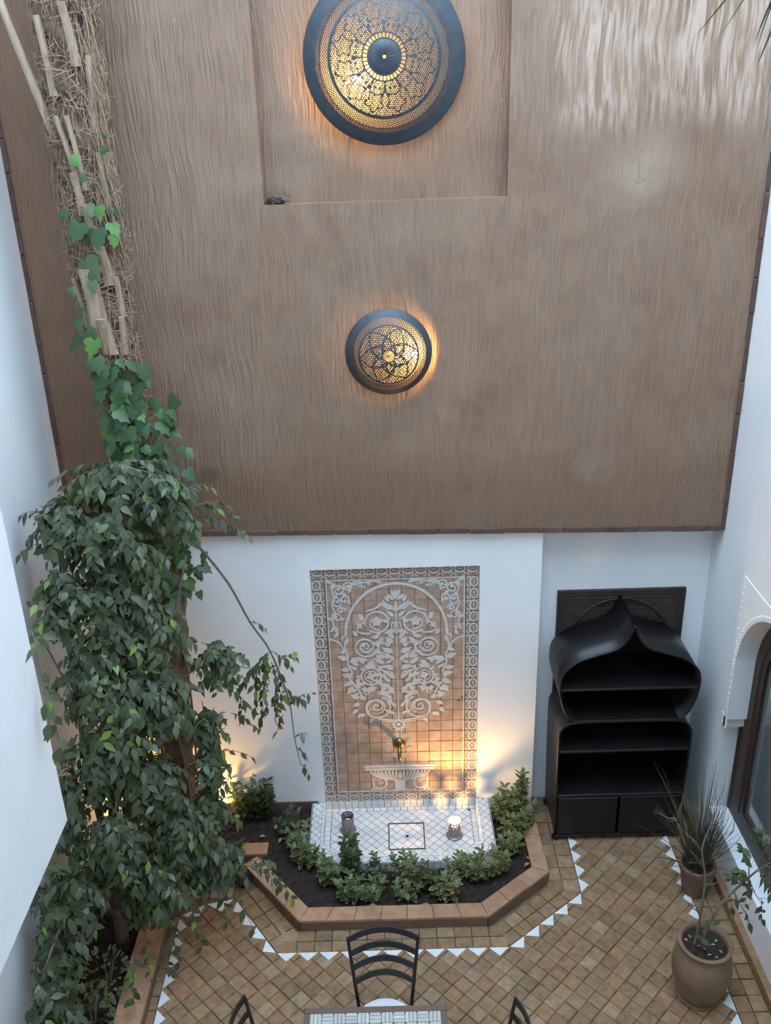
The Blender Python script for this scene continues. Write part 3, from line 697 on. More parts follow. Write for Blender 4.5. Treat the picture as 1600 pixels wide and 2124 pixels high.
# brass spout
sp = thing('fountain_spout', (PX, PY, .69), 'aged brass spout with round fluted plate on the tile panel', 'spout')
b = MB(); n = 32; vs = [(PX, PY-.03, .69)]
for r, y in ((.022, -.028), (.036, -.016), (.05, -.006), (.05, .0)):
    for j in range(n): k = r*(1+.07*math.cos(16*2*PI*j/n)*(r > .03)); vs.append((PX+k*math.cos(2*PI*j/n), PY+y, .69+k*math.sin(2*PI*j/n)))
fs = [(0, 1+j, 1+(j+1) % n) for j in range(n)] + [(1+i*n+j, 1+(i+1)*n+j, 1+(i+1)*n+(j+1) % n, 1+i*n+(j+1) % n) for i in range(3) for j in range(n)]
b.add(vs, fs); b.obj('rose_plate', M['brass'], sp, True)
b = MB(); b.tube([(PX, PY-.02, .695), (PX, PY-.06, .70), (PX-.001, PY-.10, .685), (PX-.002, PY-.125, .65), (PX-.003, PY-.13, .615)], [.021, .019, .016, .014, .013], 12); b.obj('spout_pipe', M['brass'], sp, True)

# ------------------------------------------------------------------ fountain basin
basin = thing('fountain_basin', (PX, -.3, 0), 'low white zellige tiled fountain basin below the carved panel', 'basin')
RZ, FZ = .135, .03
BO = [(-.705, WY-.004), (-.705, -.53), (-.45, -.655), (.525, -.655), (.775, -.535), (.775, WY-.004)]
BI = [(-.60, WY-.004), (-.60, -.46), (-.42, -.58), (.50, -.58), (.672, -.455), (.672, WY-.004)]
b = MB()
for i in range(5):
    pl = ccw([BO[i], BO[i+1], BI[i+1], BI[i]]); b.prism(pl, -.01, RZ-.006)
b.prism(ccw(BI), -.01, FZ-.006); b.obj('mortar_body', M['zgrout'], basin)
def grid_tiles(name, region, size, ang, z0, z1, gap=.0019, bev=.001, c0=None):
    cx, cy = c0 or (sum(p[0] for p in region)/len(region), sum(p[1] for p in region)/len(region))
    ca, sa = math.cos(ang), math.sin(ang); n = int(1.2/size)+2; h = size/2-gap
    for i in range(-n, n+1):
        for j in range(-n, n+1):
            x, y = cx+(i*ca-j*sa)*size, cy+(i*sa+j*ca)*size
            pl = [(x+(a*ca-c*sa)*h, y+(a*sa+c*ca)*h) for a, c in ((-1,-1), (1,-1), (1,1), (-1,1))]
            pl = clip_convex(pl, region)
            if len(pl) < 3 or area(pl) < size*size*.10: continue
            m_ = MB(); m_.prism([(p[0]-x, p[1]-y) for p in ccw(pl)], z0, z1+random.uniform(-.0006, .0006), bev)
            m_.obj(name, M['zellige'], basin, mw=Matrix.Translation((x, y, 0)))
grid_tiles('floor_tile', [(-.545, .03), (-.545, -.45), (-.39, -.545), (.47, -.545), (.62, -.44), (.62, .03)], .060, PI/4, FZ-.008, FZ, c0=(.085, -.27))
# straight course round the basin floor
def course(a, c, w, n, z0, z1, name='edge_tile'):
    L = math.hypot(c[0]-a[0], c[1]-a[1]); ux, uy = (c[0]-a[0])/L, (c[1]-a[1])/L
    for i in range(n):
        q = [(i*L/n+.0018, .0018), ((i+1)*L/n-.0018, .0018), ((i+1)*L/n-.0018, w-.0018), (i*L/n+.0018, w-.0018)]
        pl = [(a[0]+ux*s-uy*t, a[1]+uy*s+ux*t) for s, t in q]
        m_ = MB(); m_.prism(ccw(pl), z0, z1, .001); m_.obj(name, M['zellige'], basin)
course((-.60, .033), (.672, .033), .045, 22, FZ-.008, FZ); course((-.548, -.46), (-.548, .03), .05, 9, FZ-.008, FZ); course((.672, -.455), (.672, .03), .05, 9, FZ-.008, FZ)
for i in range(5):
    o0, o1, i0, i1 = BO[i], BO[i+1], BI[i], BI[i+1]
    lerp = lambda a, c, t: (a[0]+(c[0]-a[0])*t, a[1]+(c[1]-a[1])*t)
    reg = [lerp(o0, i0, .06), lerp(o1, i1, .06), lerp(o1, i1, .82), lerp(o0, i0, .82)]
    ang = math.atan2(o1[1]-o0[1], o1[0]-o0[0])+PI/4
    grid_tiles('rim_tile', reg, .052, ang, RZ-.008, RZ)
    L = math.hypot(i1[0]-i0[0], i1[1]-i0[1]); n = max(2, round(L/.048))
    for k in range(n):       # narrow inner lip course
        q = [lerp(lerp(o0, i0, .84), lerp(o1, i1, .84), (k+.035)/n), lerp(lerp(o0, i0, .84), lerp(o1, i1, .84), (k+.965)/n), lerp(i0, i1, (k+.965)/n), lerp(i0, i1, (k+.035)/n)]
        m_ = MB(); m_.prism(ccw(q), RZ-.008, RZ, .001); m_.obj('lip_tile', M['zellige'], basin)
        p0, p1 = lerp(i0, i1, (k+.035)/n), lerp(i0, i1, (k+.965)/n)      # inner face tile
        dx, dy = p1[0]-p0[0], p1[1]-p0[1]; l = math.hypot(dx, dy); nx, ny = -dy/l, dx/l
        m_ = MB(); m_.prism(ccw([p0, p1, (p1[0]+nx*.004, p1[1]+ny*.004), (p0[0]+nx*.004, p0[1]+ny*.004)]), FZ, RZ-.001); m_.obj('face_tile', M['zellige'], basin)
    L = math.hypot(o1[0]-o0[0], o1[1]-o0[1]); n = max(2, round(L/.048))
    for k in range(n):
        p0, p1 = lerp(o0, o1, (k+.035)/n), lerp(o0, o1, (k+.965)/n); dx, dy = p1[0]-p0[0], p1[1]-p0[1]; l = math.hypot(dx, dy); nx, ny = dy/l, -dx/l
        m_ = MB(); m_.prism(ccw([p0, p1, (p1[0]+nx*.004, p1[1]+ny*.004), (p0[0]+nx*.004, p0[1]+ny*.004)]), .04, RZ-.001); m_.obj('outer_tile', M['zellige'], basin)
# two upright courses at the back, under the panel
b = MB(); b.box(PX-PW+.002, PX+PW-.002, PY, .139, -.01, .101); b.obj('back_wall', M['zgrout'], basin)
for r in range(2):
    for k in range(23):
        x0 = -.60+k*1.272/23; m_ = MB(); m_.prism([(x0+.0018, FZ+.0015+r*.035), (x0+.0535, FZ+.0015+r*.035), (x0+.0535, FZ+.0335+r*.035), (x0+.0018, FZ+.0335+r*.035)], PY+.002, PY-.005, .001, ax='y'); m_.obj('back_tile', M['zellige'], basin)
dc = thing('drain_cover', (.076, -.27, FZ), 'square rusty framed tile hatch with centre knob in basin floor', 'drain cover')
b = MB(); h = .149
for (x0, x1, y0, y1) in ((-h, h, -h-.001, -h+.009), (-h, h, h-.009, h+.001), (-h, -h+.009, -h, h), (h-.009, h, -h, h)): b.box(.076+x0, .076+x1, -.27+y0, -.27+y1, FZ-.003, FZ+.004)
b.obj('frame', M['rust'], dc)
b = MB(); b.lathe([(0, .008), (.010, .007), (.015, .002), (.016, -.002)], 16, c=(.081, -.272, FZ)); b.obj('knob', M['rust'], dc, True)

# ------------------------------------------------------------------ candle lanterns
def lantern(x, y, z, label, lit):
    root = thing('candle_lantern', (x, y, z), label, 'lantern', 'lanterns in the basin')
    b = MB(); b.lathe([(0, 0), (.066, 0), (.068, .004), (.062, .010), (.050, .016), (0, .016)], 32, c=(x, y, z)); b.obj('base_dish', M['silver'], root, True)
    r = .05; h0, h1 = .016, .155; nt_, nz = 160, 52
    vs = [(x+r*math.cos(2*PI*i/nt_), y+r*math.sin(2*PI*i/nt_), z+h0+(h1-h0)*j/nz) for j in range(nz+1) for i in range(nt_)]
    fs = []
    for j in range(nz):
        for i in range(nt_):
            t = (j+.5)/nz; a = (i+.5)/nt_
            hole = False
            if .60 < t < .93:
                u = a*12 % 1; w = (t-.60)/.33*1.999; k = int(w); w -= k
                if k % 2: u = (u+.5) % 1
                d = math.hypot((u-.5)*1.0, (w-.5)*1.0); an = math.atan2(w-.5, u-.5)
                rr = .27+.08*math.cos(4*an); hole = (.15 < d < rr) and abs(math.sin(2*an)) > .42
                hole = hole or d < .07
            if not hole: fs.append((j*nt_+i, j*nt_+(i+1) % nt_, (j+1)*nt_+(i+1) % nt_, (j+1)*nt_+i))
    put('filigree_cylinder', mesh('filigree_cylinder', vs, fs, M['silver'], True), root)
    b = MB(); b.tube([(x+.0505*math.cos(a), y+.0505*math.sin(a), z+h1) for a in np.linspace(0, 2*PI, 33)], .002, 6); b.obj('rim', M['silver'], root, True)
    b = MB(); b.lathe([(0, .016), (.030, .016), (.030, .100), (.022, .102), (0, .098)], 24, c=(x, y, z)); b.obj('candle', M['wax'], root, True)
    if lit:
        b = MB(); b.lathe([(.001, 0), (.008, .010), (.005, .02), (.0005, .03)], 6, c=(x, y, z+.104)); b.obj('flame', M['flame'], root, True)
    return root
lantern(.468, -.275, FZ, 'lit silver filigree candle lantern at the right of the basin', True)
lantern(-.405, -.185, FZ, 'unlit silver filigree candle lantern at the left of the basin', False)

# ------------------------------------------------------------------ perforated wall lamps
def wall_lamp(x, y, z, R, depth, label, kind, bulb, nth, nr, gap):
    root = thing('wall_lamp', (x, y, z), label, 'wall lamp', 'pierced metal wall lamps')
    th = (np.arange(nth)+.5)/nth*2*PI; rr = .02+(np.arange(nr)+.5)/nr*.98
    TH, RR = np.meshgrid(th, rr); X = RR*np.cos(TH); Y = RR*np.sin(TH)
    hole = np.zeros_like(RR, bool)
    def dots(px, rad):          # hexagonal field of round holes
        ux, uy = X/px, Y/(px*.866); row = np.floor(uy); uxx = ux+.5*(row % 2)
        fx = uxx-np.floor(uxx)-.5; fy = (uy-row-.5)*.866
        jx = .12*np.sin(row*12.9+np.floor(uxx)*4.7); jy = .12*np.cos(row*7.1+np.floor(uxx)*9.3)
        return np.hypot(fx-jx, fy-jy) < rad
    def lattice(r0, r1, n, rows, fill):
        m_ = (RR > r0) & (RR < r1); u = TH/(2*PI)*n; w = (RR-r0)/(r1-r0)*rows
        a = u+w/2; c = u-w/2; fa = np.abs(a-np.floor(a)-.5); fc = np.abs(c-np.floor(c)-.5)
        return m_ & (fa < fill) & (fc < fill)
    if kind == 'big':
        hole |= lattice(.69, .845, 118, 11, .27)
        field = (RR > .275) & (RR < .655); solid = np.zeros_like(hole)
        for k in range(12):
            a = 2*PI*(k+.5)/12
            cx, cy = .51*np.cos(a), .51*np.sin(a); lx = (X-cx)*np.cos(a)+(Y-cy)*np.sin(a); ly = -(X-cx)*np.sin(a)+(Y-cy)*np.cos(a)
            an = np.arctan2(ly, lx); rad = .098*(1+.20*np.cos(5*an)); d = np.hypot(lx, ly)
            solid |= np.abs(d-rad) < .0085
            b_ = 2*PI*k/12; px = X*np.cos(b_)+Y*np.sin(b_); py = -X*np.sin(b_)+Y*np.cos(b_)
            solid |= (np.abs(np.abs(py)-(.004+.05*np.clip((px-.28)/.2, 0, 1)**2)) < .0065) & (px > .27) & (px < .46)
            solid |= np.hypot(px-.375, py) < .022
            solid |= np.hypot(lx+.16, np.abs(ly)-.03) < .016
        hole |= field & ~solid & dots(.0255, .31)
        m_ = (RR > .205) & (RR < .262); u = TH/(2*PI)*34; w = (RR-.205)/.057
        hole |= m_ & (np.abs(u-np.floor(u)-.5) < .33) & (np.abs(w-.5) < .40) & (np.abs((u-np.floor(u)-.5)*1.3+(w-.5)*.8*np.sign(np.sin(np.floor(u)*2.4))) > .07)
    else:
        hole |= lattice(.70, .86, 72, 6, .28)
        field = (RR > .15) & (RR < .66); solid = np.zeros_like(hole)
        for n_, r_ in ((6, .66), (6, .42)):
            for k in range(6):
                a = 2*PI*k/6+(PI/6 if r_ < .5 else .12); px = X*np.cos(a)+Y*np.sin(a); py = -X*np.sin(a)+Y*np.cos(a)
                t = np.clip(px/r_, 0, 1); wdt = .36*r_*np.sin(t*PI)**.8*(1.25-t*.5)
                solid |= (np.abs(np.abs(py)-wdt) < .019) & (px > 0) & (px < r_)
        hole |= field & ~solid & dots(.0520, .31)
        m_ = (RR > .03) & (RR < .125); hole |= m_ & dots(.036, .36)
    rad = np.concatenate([[.02], .02+np.arange(1, nr+1)/nr*.98]); tt = np.arange(nth)/nth*2*PI
    hgt = depth*(1-rad**2.3)
    if kind == 'big': hgt = hgt+np.where(rad < .19, .012*(1-(rad/.19)**4), 0)
    vx = np.outer(rad*R, np.cos(tt)); vz = np.outer(rad*R, np.sin(tt)); vy = np.repeat((-gap-hgt)[:, None], nth, 1)
    V = np.stack([x+vx, y+vy, z+vz], -1).reshape(-1, 3)
    ii, jj = np.nonzero(~hole); a0 = ii*nth+jj; a1 = ii*nth+(jj+1) % nth
    F = np.stack([a0, a0+nth, a1+nth, a1], -1)
    put('pierced_dome', mesh('pierced_dome', V, F, M['lampmetal'], True), root)
    b = MB(); n = 64
    prof = [(R, -gap), (R*1.004, -gap+.006), (R*.985, -gap+.010), (R*.97, -gap+.004)]
    vs = [(x+r*math.cos(2*PI*j/n), y+yy, z+r*math.sin(2*PI*j/n)) for r, yy in prof for j in range(n)]
    b.add(vs, [(i*n+j, (i+1)*n+j, (i+1)*n+(j+1) % n, i*n+(j+1) % n) for i in range(3) for j in range(n)]); b.obj('rolled_rim', M['lampmetal'], root, True)
    if kind == 'small':
        b = MB(); b.tube([(x+.02*R*math.cos(a), y-gap-depth-.001, z+.02*R*math.sin(a)) for a in np.linspace(0, 2*PI, 13)], .004, 6)
    else:
        b = MB(); n = 16
        for k in range(16):
            a = 2*PI*k/16; b.tube([(x+r*R*math.cos(a), y-gap-depth*(1-r**2.3)-.012*(1-(r/.19)**4)-.002, z+r*R*math.sin(a)) for r in (.03, .07, .11)], .003, 5)
    b.obj('centre_boss', M['lampmetal'], root)
    b = MB(); n = 48   # plate added on the wall so the pierced holes glow
    b.prism([(x+R*.80*math.cos(2*PI*k/n), z+R*.80*math.sin(2*PI*k/n)) for k in range(n)], y, y-.004, ax='y'); b.obj('added_reflector_plate', M['reflector'], root)
    b = MB()
    for a in (PI/2+.5, PI/2-.5, -PI/2+.5, -PI/2-.5): b.tube([(x+R*.93*math.cos(a), y, z+R*.93*math.sin(a)), (x+R*.93*math.cos(a), y-gap-depth*(1-.93**2.3), z+R*.93*math.sin(a))], .006, 6)
    b.obj('standoff', M['lampmetal'], root)
    bx, bz, br = bulb; by = y-gap-depth*.40
    b = MB(); b.lathe([(max(br*math.sin(t), 1e-4), -br*math.cos(t)) for t in np.linspace(0, PI, 6)], 8, c=(x+bx, by, z+bz)); b.obj('bulb', M['bulb'], root, True)
    b = MB(); b.tube([(x+bx, y-.003, z+bz), (x+bx, by+br*.8, z+bz)], br*.55, 10); b.obj('bulb_socket', M['brass'], root)
    return root
wall_lamp(.055, ND, 5.762, .486, .15, 'large round pierced dark metal wall lamp in the niche', 'big', (-.165, -.115, .026), 1100, 210, .055)
wall_lamp(.034, 0.0, 3.99, .290, .105, 'small round pierced dark metal wall lamp on the brown wall', 'small', (.175, -.01, .022), 760, 140, .032)

# nest in the corner of the niche
nest = thing('bird_nest', (NX0+.07, .035, NZ0), 'small dry straw nest in the lower left corner of niche', 'nest')
b = MB()
for k in range(260):
    a = random.uniform(0, 2*PI); r = random.uniform(.0, 1)**.5; px = NX0+.075+r*.07*math.cos(a)+random.uniform(0, .015); py = .035+r*.026*math.sin(a); pz = NZ0+.006+(1-r*.6)*random.uniform(0, .055)
    d = Vector((random.uniform(-1, 1), random.uniform(-.5, .5), random.uniform(-.5, .6))).normalized()*random.uniform(.015, .035)
    p = Vector((px, py, pz)); q_ = p+d; q_.z = max(q_.z, NZ0+.003); q_.y = min(max(q_.y, .002), ND-.003); q_.x = max(q_.x, NX0+.003)
    b.tube([p, (p+q_)/2+Vector((0, 0, .004)), q_], .0015, 3, cap=False)
stuff(b.obj('straw', M['nest'], nest))
b = MB(); b.lathe([(0, 0), (.05, 0), (.058, .02), (.045, .04), (.02, .035), (0, .03)], 14, c=(0, 0, 0)); b.obj('nest_core', M['soil'], nest, True, mw=Matrix.Translation((NX0+.07, .033, NZ0+.002)) @ Matrix.Diagonal((1.1, .5, 1, 1)))

# ------------------------------------------------------------------ carved wooden door behind the cabinet
door = thing('door_1', (1.797, .2, 0), 'dark carved wooden door with arched inset behind the black cabinet', 'door'); door['kind'] = 'structure'
DX, DH, DZ, DR = 1.797, .497, 2.02, .40
al = [(DX-DH, 0.02), (DX+DH, 0.02), (DX+DH, DZ), (DX-DH, DZ)]
ah = [(DX-DR, .1), (DX+DR, .1)] + [(DX+DR*math.cos(a), 1.52+DR*1.04*math.sin(a)) for a in np.linspace(0, PI, 33)]
b = MB()
v, f = fill_hole(al, ah, lambda x, z: (x, .17, z)); b.add(v, f)
for lp, yb in ((al, .2), (ah, .195)):
    for i in range(len(lp)):
        (x0, z0), (x1, z1) = lp[i], lp[(i+1) % len(lp)]; b.add([(x0,.17,z0), (x1,.17,z1), (x1,yb,z1), (x0,yb,z0)], [(0,1,2,3)])
b.obj('carved_frame', M['doorwood'], door)
b = MB(); b.prism(ah, .199, .188, ax='y'); b.obj('door_leaf', M['doorwood'], door)
b = MB(); b.box(DX-.37, DX+.37, .172, .19, 1.725, 1.755); b.obj('cross_rail', M['wood'], door)
b = MB(); b.box(DX-.02, DX+.02, .178, .19, .1, 1.92); b.obj('centre_stile', M['wood'], door)
for x in (DX-.19, DX+.19):
    b = MB(); b.prism([(x-.13, 1.77), (x+.13, 1.77), (x+.10 if x < DX else x+.06, 1.86), (x-.06 if x < DX else x-.10, 1.86)], .19, .181, .006, ax='y'); b.obj('raised_panel', M['doorwood'], door)
b = MB()
for k in range(64):
    for (xa, za) in ((DX-DH+.012, .05+k*.0305), (DX+DH-.012, .05+k*.0305)):
        b.box(xa-.006, xa+.006, .162, .171, za, za+.018)
for k in range(32): b.box(DX-DH+.01+k*.0307, DX-DH+.03+k*.0307, .162, .171, DZ-.02, DZ-.008)
b.obj('beading', M['doorwood'], door)
b = MB()
for ins in (.03, .06): b.tube([(DX-DH+ins, .169, .04), (DX-DH+ins, .169, DZ-ins), (DX+DH-ins, .169, DZ-ins), (DX+DH-ins, .169, .04)], .006, 6)
b.tube([(DX+(DR+.012)*math.cos(a), .169, 1.52+(DR+.012)*1.04*math.sin(a)) for a in np.linspace(0, PI, 33)], .007, 6); b.obj('frame_moulding', M['doorwood'], door)

# ------------------------------------------------------------------ black onion-dome cabinet
CX, CY0, CY1 = 1.772, -.335, .14
cab = thing('display_cabinet', (CX, -.1, 0), 'black metal open display cabinet with onion-dome top', 'cabinet')
def cr(pts, n=6):        # Catmull-Rom through pts
    out = []
    for i in range(len(pts)-1):
        p0, p1, p2, p3 = pts[max(i-1, 0)], pts[i], pts[i+1], pts[min(i+2, len(pts)-1)]
        for k in range(n):
            t = k/n; out.append(tuple(.5*((2*p1[d])+(-p0[d]+p2[d])*t+(2*p0[d]-5*p1[d]+4*p2[d]-p3[d])*t*t+(-p0[d]+3*p1[d]-3*p2[d]+p3[d])*t**3) for d in range(len(p1))))
    out.append(tuple(pts[-1])); return out
def sheet(path_, y0, y1, t=.010):
    n = len(path_); nr = []
    for i in range(n):
        a, c = path_[max(i-1, 0)], path_[min(i+1, n-1)]; dx, dz = c[0]-a[0], c[1]-a[1]; L = math.hypot(dx, dz) or 1; nr.append((dz/L, -dx/L))
    ins = [(p[0]+q[0]*t, p[1]+q[1]*t) for p, q in zip(path_, nr)]
    b = MB(); vs = [(x, y0, z) for x, z in path_]+[(x, y1, z) for x, z in path_]+[(x, y0, z) for x, z in ins]+[(x, y1, z) for x, z in ins]
    fs = []
    for i in range(n-1):
        fs += [(i, i+1, n+i+1, n+i), (2*n+i, 3*n+i, 3*n+i+1, 2*n+i+1), (i, 2*n+i, 2*n+i+1, i+1), (n+i, n+i+1, 3*n+i+1, 3*n+i)]
    return b.add(vs, fs)
half = cr([(.40, 1.165), (.455, 1.22), (.50, 1.33), (.522, 1.47), (.502, 1.60), (.40, 1.70), (.27, 1.752), (.13, 1.80), (.055, 1.87), (.0, 2.0)], 8)
left = [(CX-x, z) for x, z in half]; right = [(CX+x, z) for x, z in half]
sheet(left, CY0, CY1).obj('onion_side', M['blackmetal'], cab, True)
sheet(right[::-1], CY0, CY1).obj('onion_side', M['blackmetal'], cab, True)
lowp = [(.495, .06), (.503, .5), (.508, .85)] + [(.508-.12+.12*math.cos(a), 1.03+.125*math.sin(a)) for a in np.linspace(0, PI/2, 10)] + [(.2, 1.16), (0, 1.16)]
sheet([(CX-x, z) for x, z in lowp], CY0, CY1).obj('body_side', M['blackmetal'], cab, False)
sheet([(CX+x, z) for x, z in lowp][::-1], CY0, CY1).obj('body_side', M['blackmetal'], cab, False)
b = MB(); b.prism(left+right[-2::-1], CY1-.002, CY1+.006, ax='y'); b.obj('onion_back', M['blackmetal'], cab)
b = MB(); b.prism([(CX-x, z) for x, z in lowp]+[(CX+x, z) for x, z in lowp[-2::-1]], CY1-.002, CY1+.006, ax='y'); b.obj('body_back', M['blackmetal'], cab)
for w, z in ((.512, 1.455), (.41, 1.165), (.498, .885), (.495, .455), (.49, .05)):
    b = MB(); b.box(CX-w, CX+w, CY0+.004, CY1, z-.009, z+.009); b.tube([(CX-w, CY0+.004, z), (CX+w, CY0+.004, z)], .011, 8); b.obj('shelf', M['blackmetal'], cab)
for sg in (-1, 1):
    b = MB(); x0, x1 = sorted((CX+sg*.010, CX+sg*.486)); b.prism([(x0, .065), (x1, .065), (x1, .435), (x0, .435)], CY0+.02, CY0-.004, .006, ax='y')
    d = b.obj('door', M['blackmetal'], cab)
    b = MB(); b.tube([(CX+sg*.03, CY0-.004, .25), (CX+sg*.03, CY0-.014, .25)], .006, 8); b.obj('knob', M['blackmetal'], d)
    for y in (CY0+.03, CY1-.03):
        b = MB(); b.lathe([(0, 0), (.022, 0), (.030, .014), (.028, .03), (.016, .042), (.016, .065), (0, .065)], 16, c=(CX+sg*.487, y, 0)); b.obj('foot', M['blackmetal'], cab, True)
    b = MB(); b.tube([(CX+sg*x, CY0, z) for x, z in half], .007, 6); b.obj('rolled_edge', M['blackmetal'], cab, True)
    b = MB(); b.tube([(CX+sg*x, CY0, z) for x, z in lowp[:-1]], .007, 6); b.obj('rolled_edge', M['blackmetal'], cab, True)

# ------------------------------------------------------------------ leaves: shared machinery
def leaf_template(L, W, fold=.18, droop=.22, tip=1.0):
    ts = [0, .14, .35, .58, .8, 1.0]; ws = [.06, .55, 1.0, .82, .34, .0]
    v = []; f = []
    for t, w in zip(ts, ws):
        z = -droop*L*t*t; v += [(-w*W/2, t*L, z+fold*w*W/2), (0, t*L, z), (w*W/2, t*L, z+fold*w*W/2)]
    for i in range(5): a = 3*i; f += [(a, a+1, a+4, a+3), (a+1, a+2, a+5, a+4)]
    return np.array(v), f
def ivy_template(L):
    o = [(0, 0), (.20, -.13), (.42, -.02), (.50, .22), (.33, .36), (.34, .60), (.14, .70), (0, 1.0)]
    pts = o+[(-x, y) for x, y in o[-2:0:-1]]
    v = [(0, .32*L, .03*L)]+[(x*L, y*L, -.10*L*(abs(x)*1.6+(.35*max(y-.4, 0)))) for x, y in pts]
    n = len(pts); return np.array(v), [(0, 1+i, 1+(i+1) % n) for i in range(n)]
def frame_(p, d, n, s):
    d = Vector(d).normalized(); n = Vector(n); x = d.cross(n)
    if x.length < 1e-4: x = d.cross(Vector((1, .2, .1)))
    x.normalize(); n = x.cross(d)
    return Matrix(((x.x*s, d.x*s, n.x*s, p[0]), (x.y*s, d.y*s, n.y*s, p[1]), (x.z*s, d.z*s, n.z*s, p[2]), (0, 0, 0, 1)))
def leaves_mesh(name, mws, tv, tf, mats, midx=None):
    A = np.array([np.array(m) for m in mws]); V = np.concatenate([tv, np.ones((len(tv), 1))], 1)
    out = np.einsum('kij,vj->kvi', A[:, :3, :], V).reshape(-1, 3); k = len(tv)
    F = [tuple(i*k+q for q in fc) for i in range(len(mws)) for fc in tf]
    return mesh(name, out, F, mats, True, midx)
CMI = np.array(cam.matrix_world.inverted())
def project(p):
    q = CMI @ np.array([p[0], p[1], p[2], 1]); return 800+1912*q[0]/-q[2], 1062-1912*q[1]/-q[2], -q[2]
def select_front(mws, cell=16, limit=300):
    """indices of the leaves that show largest: nearest in their patch, then by apparent size"""
    best = {}
    for i, m in enumerate(mws):
        c = m @ Vector((0, .045, 0)); x, y, z = project(c)
        if not (-20 < x < 1620 and -20 < y < 2140): continue
        k = (int(x//cell), int(y//cell))
        if k not in best or z < best[k][0]:
            nrm = (m.to_3x3() @ Vector((0, 0, 1))); vd = (CAM-c).normalized(); best[k] = (z, m.to_scale()[0]**2*abs(nrm.normalized().dot(vd))/z**2, i)
    return set(t[2] for t in sorted(best.values(), key=lambda t: -t[1])[:limit])
def rv(s=1.0): return Vector((random.gauss(0, s), random.gauss(0, s), random.gauss(0, s)))

# ------------------------------------------------------------------ palm with ivy
TP = [(-1.72,-.28,.04), (-1.70,-.28,.8), (-1.64,-.29,1.67), (-1.59,-.30,2.56), (-1.61,-.30,3.04), (-1.67,-.30,3.56), (-1.72,-.29,4.2), (-1.735,-.28,4.8), (-1.735,-.27,5.4), (-1.715,-.26,6.1), (-1.70,-.25,7.2), (-1.70,-.25,7.6)]
def trunk_at(z):
    for a, c in zip(TP, TP[1:]):
        if a[2] <= z <= c[2]: t = (z-a[2])/(c[2]-a[2]); return Vector(tuple(a[i]+(c[i]-a[i])*t for i in range(3)))
    return Vector(TP[-1])
palm = thing('palm_tree', TP[0], 'tall palm trunk with pale petiole stubs and shaggy fibre, climbed by ivy', 'palm tree')
b = MB(); zz = np.arange(.04, 7.6, .035); n = 22
rad_at = lambda z: .125 if z < 4 else .135+.03*min(1, (z-4)/1.0)
vs = []
for k, z in enumerate(zz):
    c = trunk_at(z)
    for j in range(n):
        r = rad_at(z)*(1+.10*random.uniform(-1, 1)+.10*math.sin(k*.9+j*2*PI/n*3)); vs.append((c.x+r*math.cos(2*PI*j/n), c.y+r*math.sin(2*PI*j/n), z))
b.add(vs, [(i*n+j, i*n+(j+1) % n, (i+1)*n+(j+1) % n, (i+1)*n+j) for i in range(len(zz)-1) for j in range(n)]); b.obj('trunk', M['palm'], palm, True)
def stub(x0, z0, x1, z1, w, split=True):
    """petiole stub running from its base (x0,z0) up to its cut end (x1,z1) along the trunk front"""
    b = MB(); c0 = trunk_at(z0); c1 = trunk_at(z1)
    def surf(x, z, out):
        c = trunk_at(z); r = rad_at(z)*1.02; dx = max(-.98, min(.98, (x-c.x)/max(r, .01))); return Vector((x, c.y-r*math.sqrt(1-dx*dx)*(1 if abs(dx) < .97 else .4)-out, z))
    P = [surf(x0+(x1-x0)*t, z0+(z1-z0)*t, .006+.05*t*t) for t in np.linspace(0, 1, 7)]
    ww = [w*1.25, w*1.15, w, w*.92, w*.88, w*.86, w*.84]
    vs = []
    for p, q in zip(P, ww):
        vs += [p+Vector((-q/2, .012, 0)), p+Vector((-q*.3, -.010, 0)), p+Vector((q*.05, -.015, 0)), p+Vector((q*.34, -.009, 0)), p+Vector((q/2, .012, 0)), p+Vector((0, .03, 0))]
    m_ = 6
    b.add(vs, [(i*m_+j, i*m_+(j+1) % m_, (i+1)*m_+(j+1) % m_, (i+1)*m_+j) for i in range(6) for j in range(m_)] + [tuple(range(m_))[::-1], tuple(6*m_+j for j in range(m_))])
    b.obj('petiole_stub', M['petiole'], palm)
for s_ in [(-1.655,5.745,-1.675,6.06,.055), (-1.62,5.40,-1.585,5.80,.050), (-1.735,5.16,-1.80,5.50,.040), (-1.70,5.10,-1.735,5.5,.035), (-1.735,4.96,-1.745,5.20,.05), (-1.70,4.86,-1.71,5.02,.055),
           (-1.735,4.22,-1.755,4.66,.12), (-1.645,4.55,-1.665,4.79,.08), (-1.70,4.13,-1.715,4.36,.085), (-1.625,4.12,-1.605,4.36,.05), (-1.61,4.35,-1.605,4.60,.045), (-1.82,4.30,-1.86,4.60,.04), (-1.80,5.6,-1.83,6.0,.05), (-1.61,5.0,-1.60,5.3,.045),
           (-1.68,3.7,-1.70,3.95,.06), (-1.60,3.75,-1.59,3.95,.05)]: stub(*s_)
b = MB()
